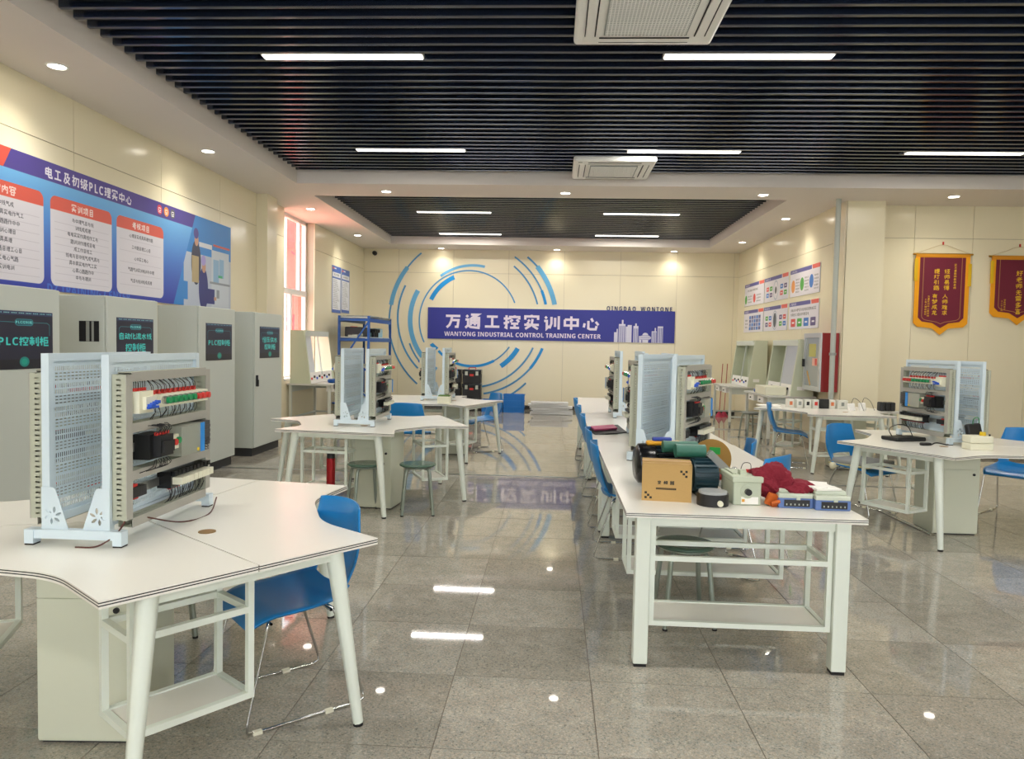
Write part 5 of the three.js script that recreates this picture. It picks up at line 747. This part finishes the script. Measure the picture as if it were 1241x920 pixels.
{
  const Y = 0.75;
  const tf = thing('thermos_bottle', 'red metal thermos on the shelf of the table with green stools', 'bottle', [-2.02, 0.219, -6.75]); mesh(tf, 'body', cyl(0.04, 0.04, 0.25, 20).translate(0, 0.125, 0), mat(0xa81c22, 0.25, { metalness: 0.4 })); mesh(tf, 'cap', cyl(0.036, 0.038, 0.05, 20).translate(0, 0.275, 0), M.black);
  const pl = thing('planter_box', 'small pale box with green top on the table before the tool cases', 'planter', [-1.43, Y, -9.88]); mesh(pl, 'box', new BB().at(rbx(0.17, 0.09, 0.14, 0.008), 0, 0.045, 0), M.cream); mesh(pl, 'green_top', new BB().at(rbx(0.15, 0.02, 0.12, 0.008), 0, 0.097, 0), mat(0x5b7a3c, 0.8));
  const wb2 = thing('switch_box', 'white two-part box with a yellow knob by the rack', 'switch box', [3.56, Y, -6.42], 0.05); mesh(wb2, 'base', new BB().at(rbx(0.19, 0.055, 0.13, 0.008), 0, 0.0275, 0), M.cream); mesh(wb2, 'cover', new BB().at(rbx(0.19, 0.06, 0.13, 0.01), 0, 0.087, 0), M.cream); mesh(wb2, 'knob', cyl(0.022, 0.025, 0.03, 16).translate(0.04, 0.132, 0), M.yellow); mesh(wb2, 'stud', new BB().geo(cyl(0.007, 0.007, 0.016, 8).translate(0.08, 0.123, 0.03)), M.black);
  const pc = thing('black_pouch', 'black padded pouch with a green lead leaning on the rack', 'pouch', [3.63, Y, -6.6], 0.2); mesh(pc, 'body', new BB().at(rbx(0.14, 0.2, 0.05, 0.02, 3), 0, 0.1, 0, -0.2, 0, 0.1), M.black); mesh(pc, 'lead', wire([V(-0.02, 0.19, 0), V(-0.03, 0.24, 0.02), V(0.03, 0.25, 0), V(0.06, 0.2, -0.02)], 0.004, 20, 5), mat(0x1f8a4a, 0.5));
  const ad = thing('laptop_bag', 'flat black case with a cable loop beside the rack', 'case', [3.2, Y, -6.95], 0.3); mesh(ad, 'body', new BB().at(rbx(0.32, 0.035, 0.2, 0.012), 0, 0.0175, 0), M.black); mesh(ad, 'loop', wire([V(-0.12, 0.03, 0), V(-0.15, 0.1, -0.01), V(-0.05, 0.14, -0.02), V(0.06, 0.12, -0.02), V(0.1, 0.035, 0)], 0.004, 24, 5), M.black);
  single('lead_coil', 'black and green leads lying before the rack foot', 'cable', new BB().geo(wire([V(-0.15, 0.006, 0), V(-0.08, 0.006, 0.04), V(0, 0.02, 0.02), V(0.08, 0.006, 0.05), V(0.16, 0.006, 0)], 0.006, 20, 5)).at(rbx(0.09, 0.025, 0.05, 0.01), -0.12, 0.0125, 0.03), M.black, [3.33, Y, -6.66], [0, 0.3, 0]);
  const al = single('aluminium_strip', 'shiny aluminium strip lying on the floor under the table', 'strip', new BB().box(0, 0.004, 0, 0.045, 0.008, 1.03).box(-0.02, 0.011, 0, 0.005, 0.012, 1.03).box(0.02, 0.011, 0, 0.005, 0.012, 1.03), M.chrome, [3.22, 0, -6.96], [0, 0.037, 0]);
  // parts on the far table
  const w = mat(0xdcdcd2, 0.5);
  [[3.3, 'with an orange face, next to the chair'], [3.42, 'narrow, second in the row'], [3.53, 'narrow, third in the row'], [3.64, 'with a red face, in the middle of the row'], [3.86, 'with an orange face, after the black one'], [4.0, 'large, at the pipe end of the row']].forEach(([x, l], k) => { const t = thing('switch_module', `white electrical module ${l}`, 'module', [x, Y, -10.55], 0.1, 'row of small electrical modules'); mesh(t, 'body', new BB().at(rbx(0.085 + (k === 5) * 0.06, 0.12, 0.09, 0.006), 0, 0.06, 0), w); mesh(t, 'face', box(0.0, 0.065, 0.046, 0.04, 0.05, 0.004), [mat(0xd87a4a, 0.5), M.gray, M.black, M.red, mat(0xd87a4a, 0.5), M.gray][k]); });
  single('black_module', 'black electrical module in the row of white ones', 'module', new BB().at(rbx(0.12, 0.13, 0.1, 0.008), 0, 0.065, 0), M.black, [3.75, Y, -10.53], [0, 0.1, 0]);
  single('paper_pack', 'flat pack of papers on the far table beside the chair', 'papers', new BB().at(rbx(0.3, 0.02, 0.2, 0.005), 0, 0.01, 0), M.paper, [3.06, Y, -10.72]);
  const tp = thing('black_transformer', 'ribbed black coil block on the far table', 'coil', [4.52, Y, -10.35]); for (let k = -1; k <= 1; k++) mesh(tp, 'coil', new BB().at(rbx(0.065, 0.12, 0.12, 0.015), k * 0.068, 0.06, 0), M.black);
  const sk = (x, d, l) => { const t = thing('socket_unit', l, 'socket', [x, Y, -d]); mesh(t, 'body', new BB().at(rbx(0.08, 0.1, 0.06, 0.006), 0, 0.05, 0, 0, 0, 0.15), M.white); mesh(t, 'lead', wire([V(0, 0.1, 0), V(0.03, 0.17, 0), V(0.1, 0.13, 0.01), V(0.16, 0.004, 0.02)], 0.003, 16, 4), M.black); };
  sk(4.2, 10.35, 'white socket unit next to the ribbed black coil block'); sk(4.0, 10.2, 'white socket unit closer to the row of modules');
}
scene.traverse((o) => { if (o.isMesh) { o.castShadow = o.receiveShadow = true; } });
renderer.render(scene, camera);
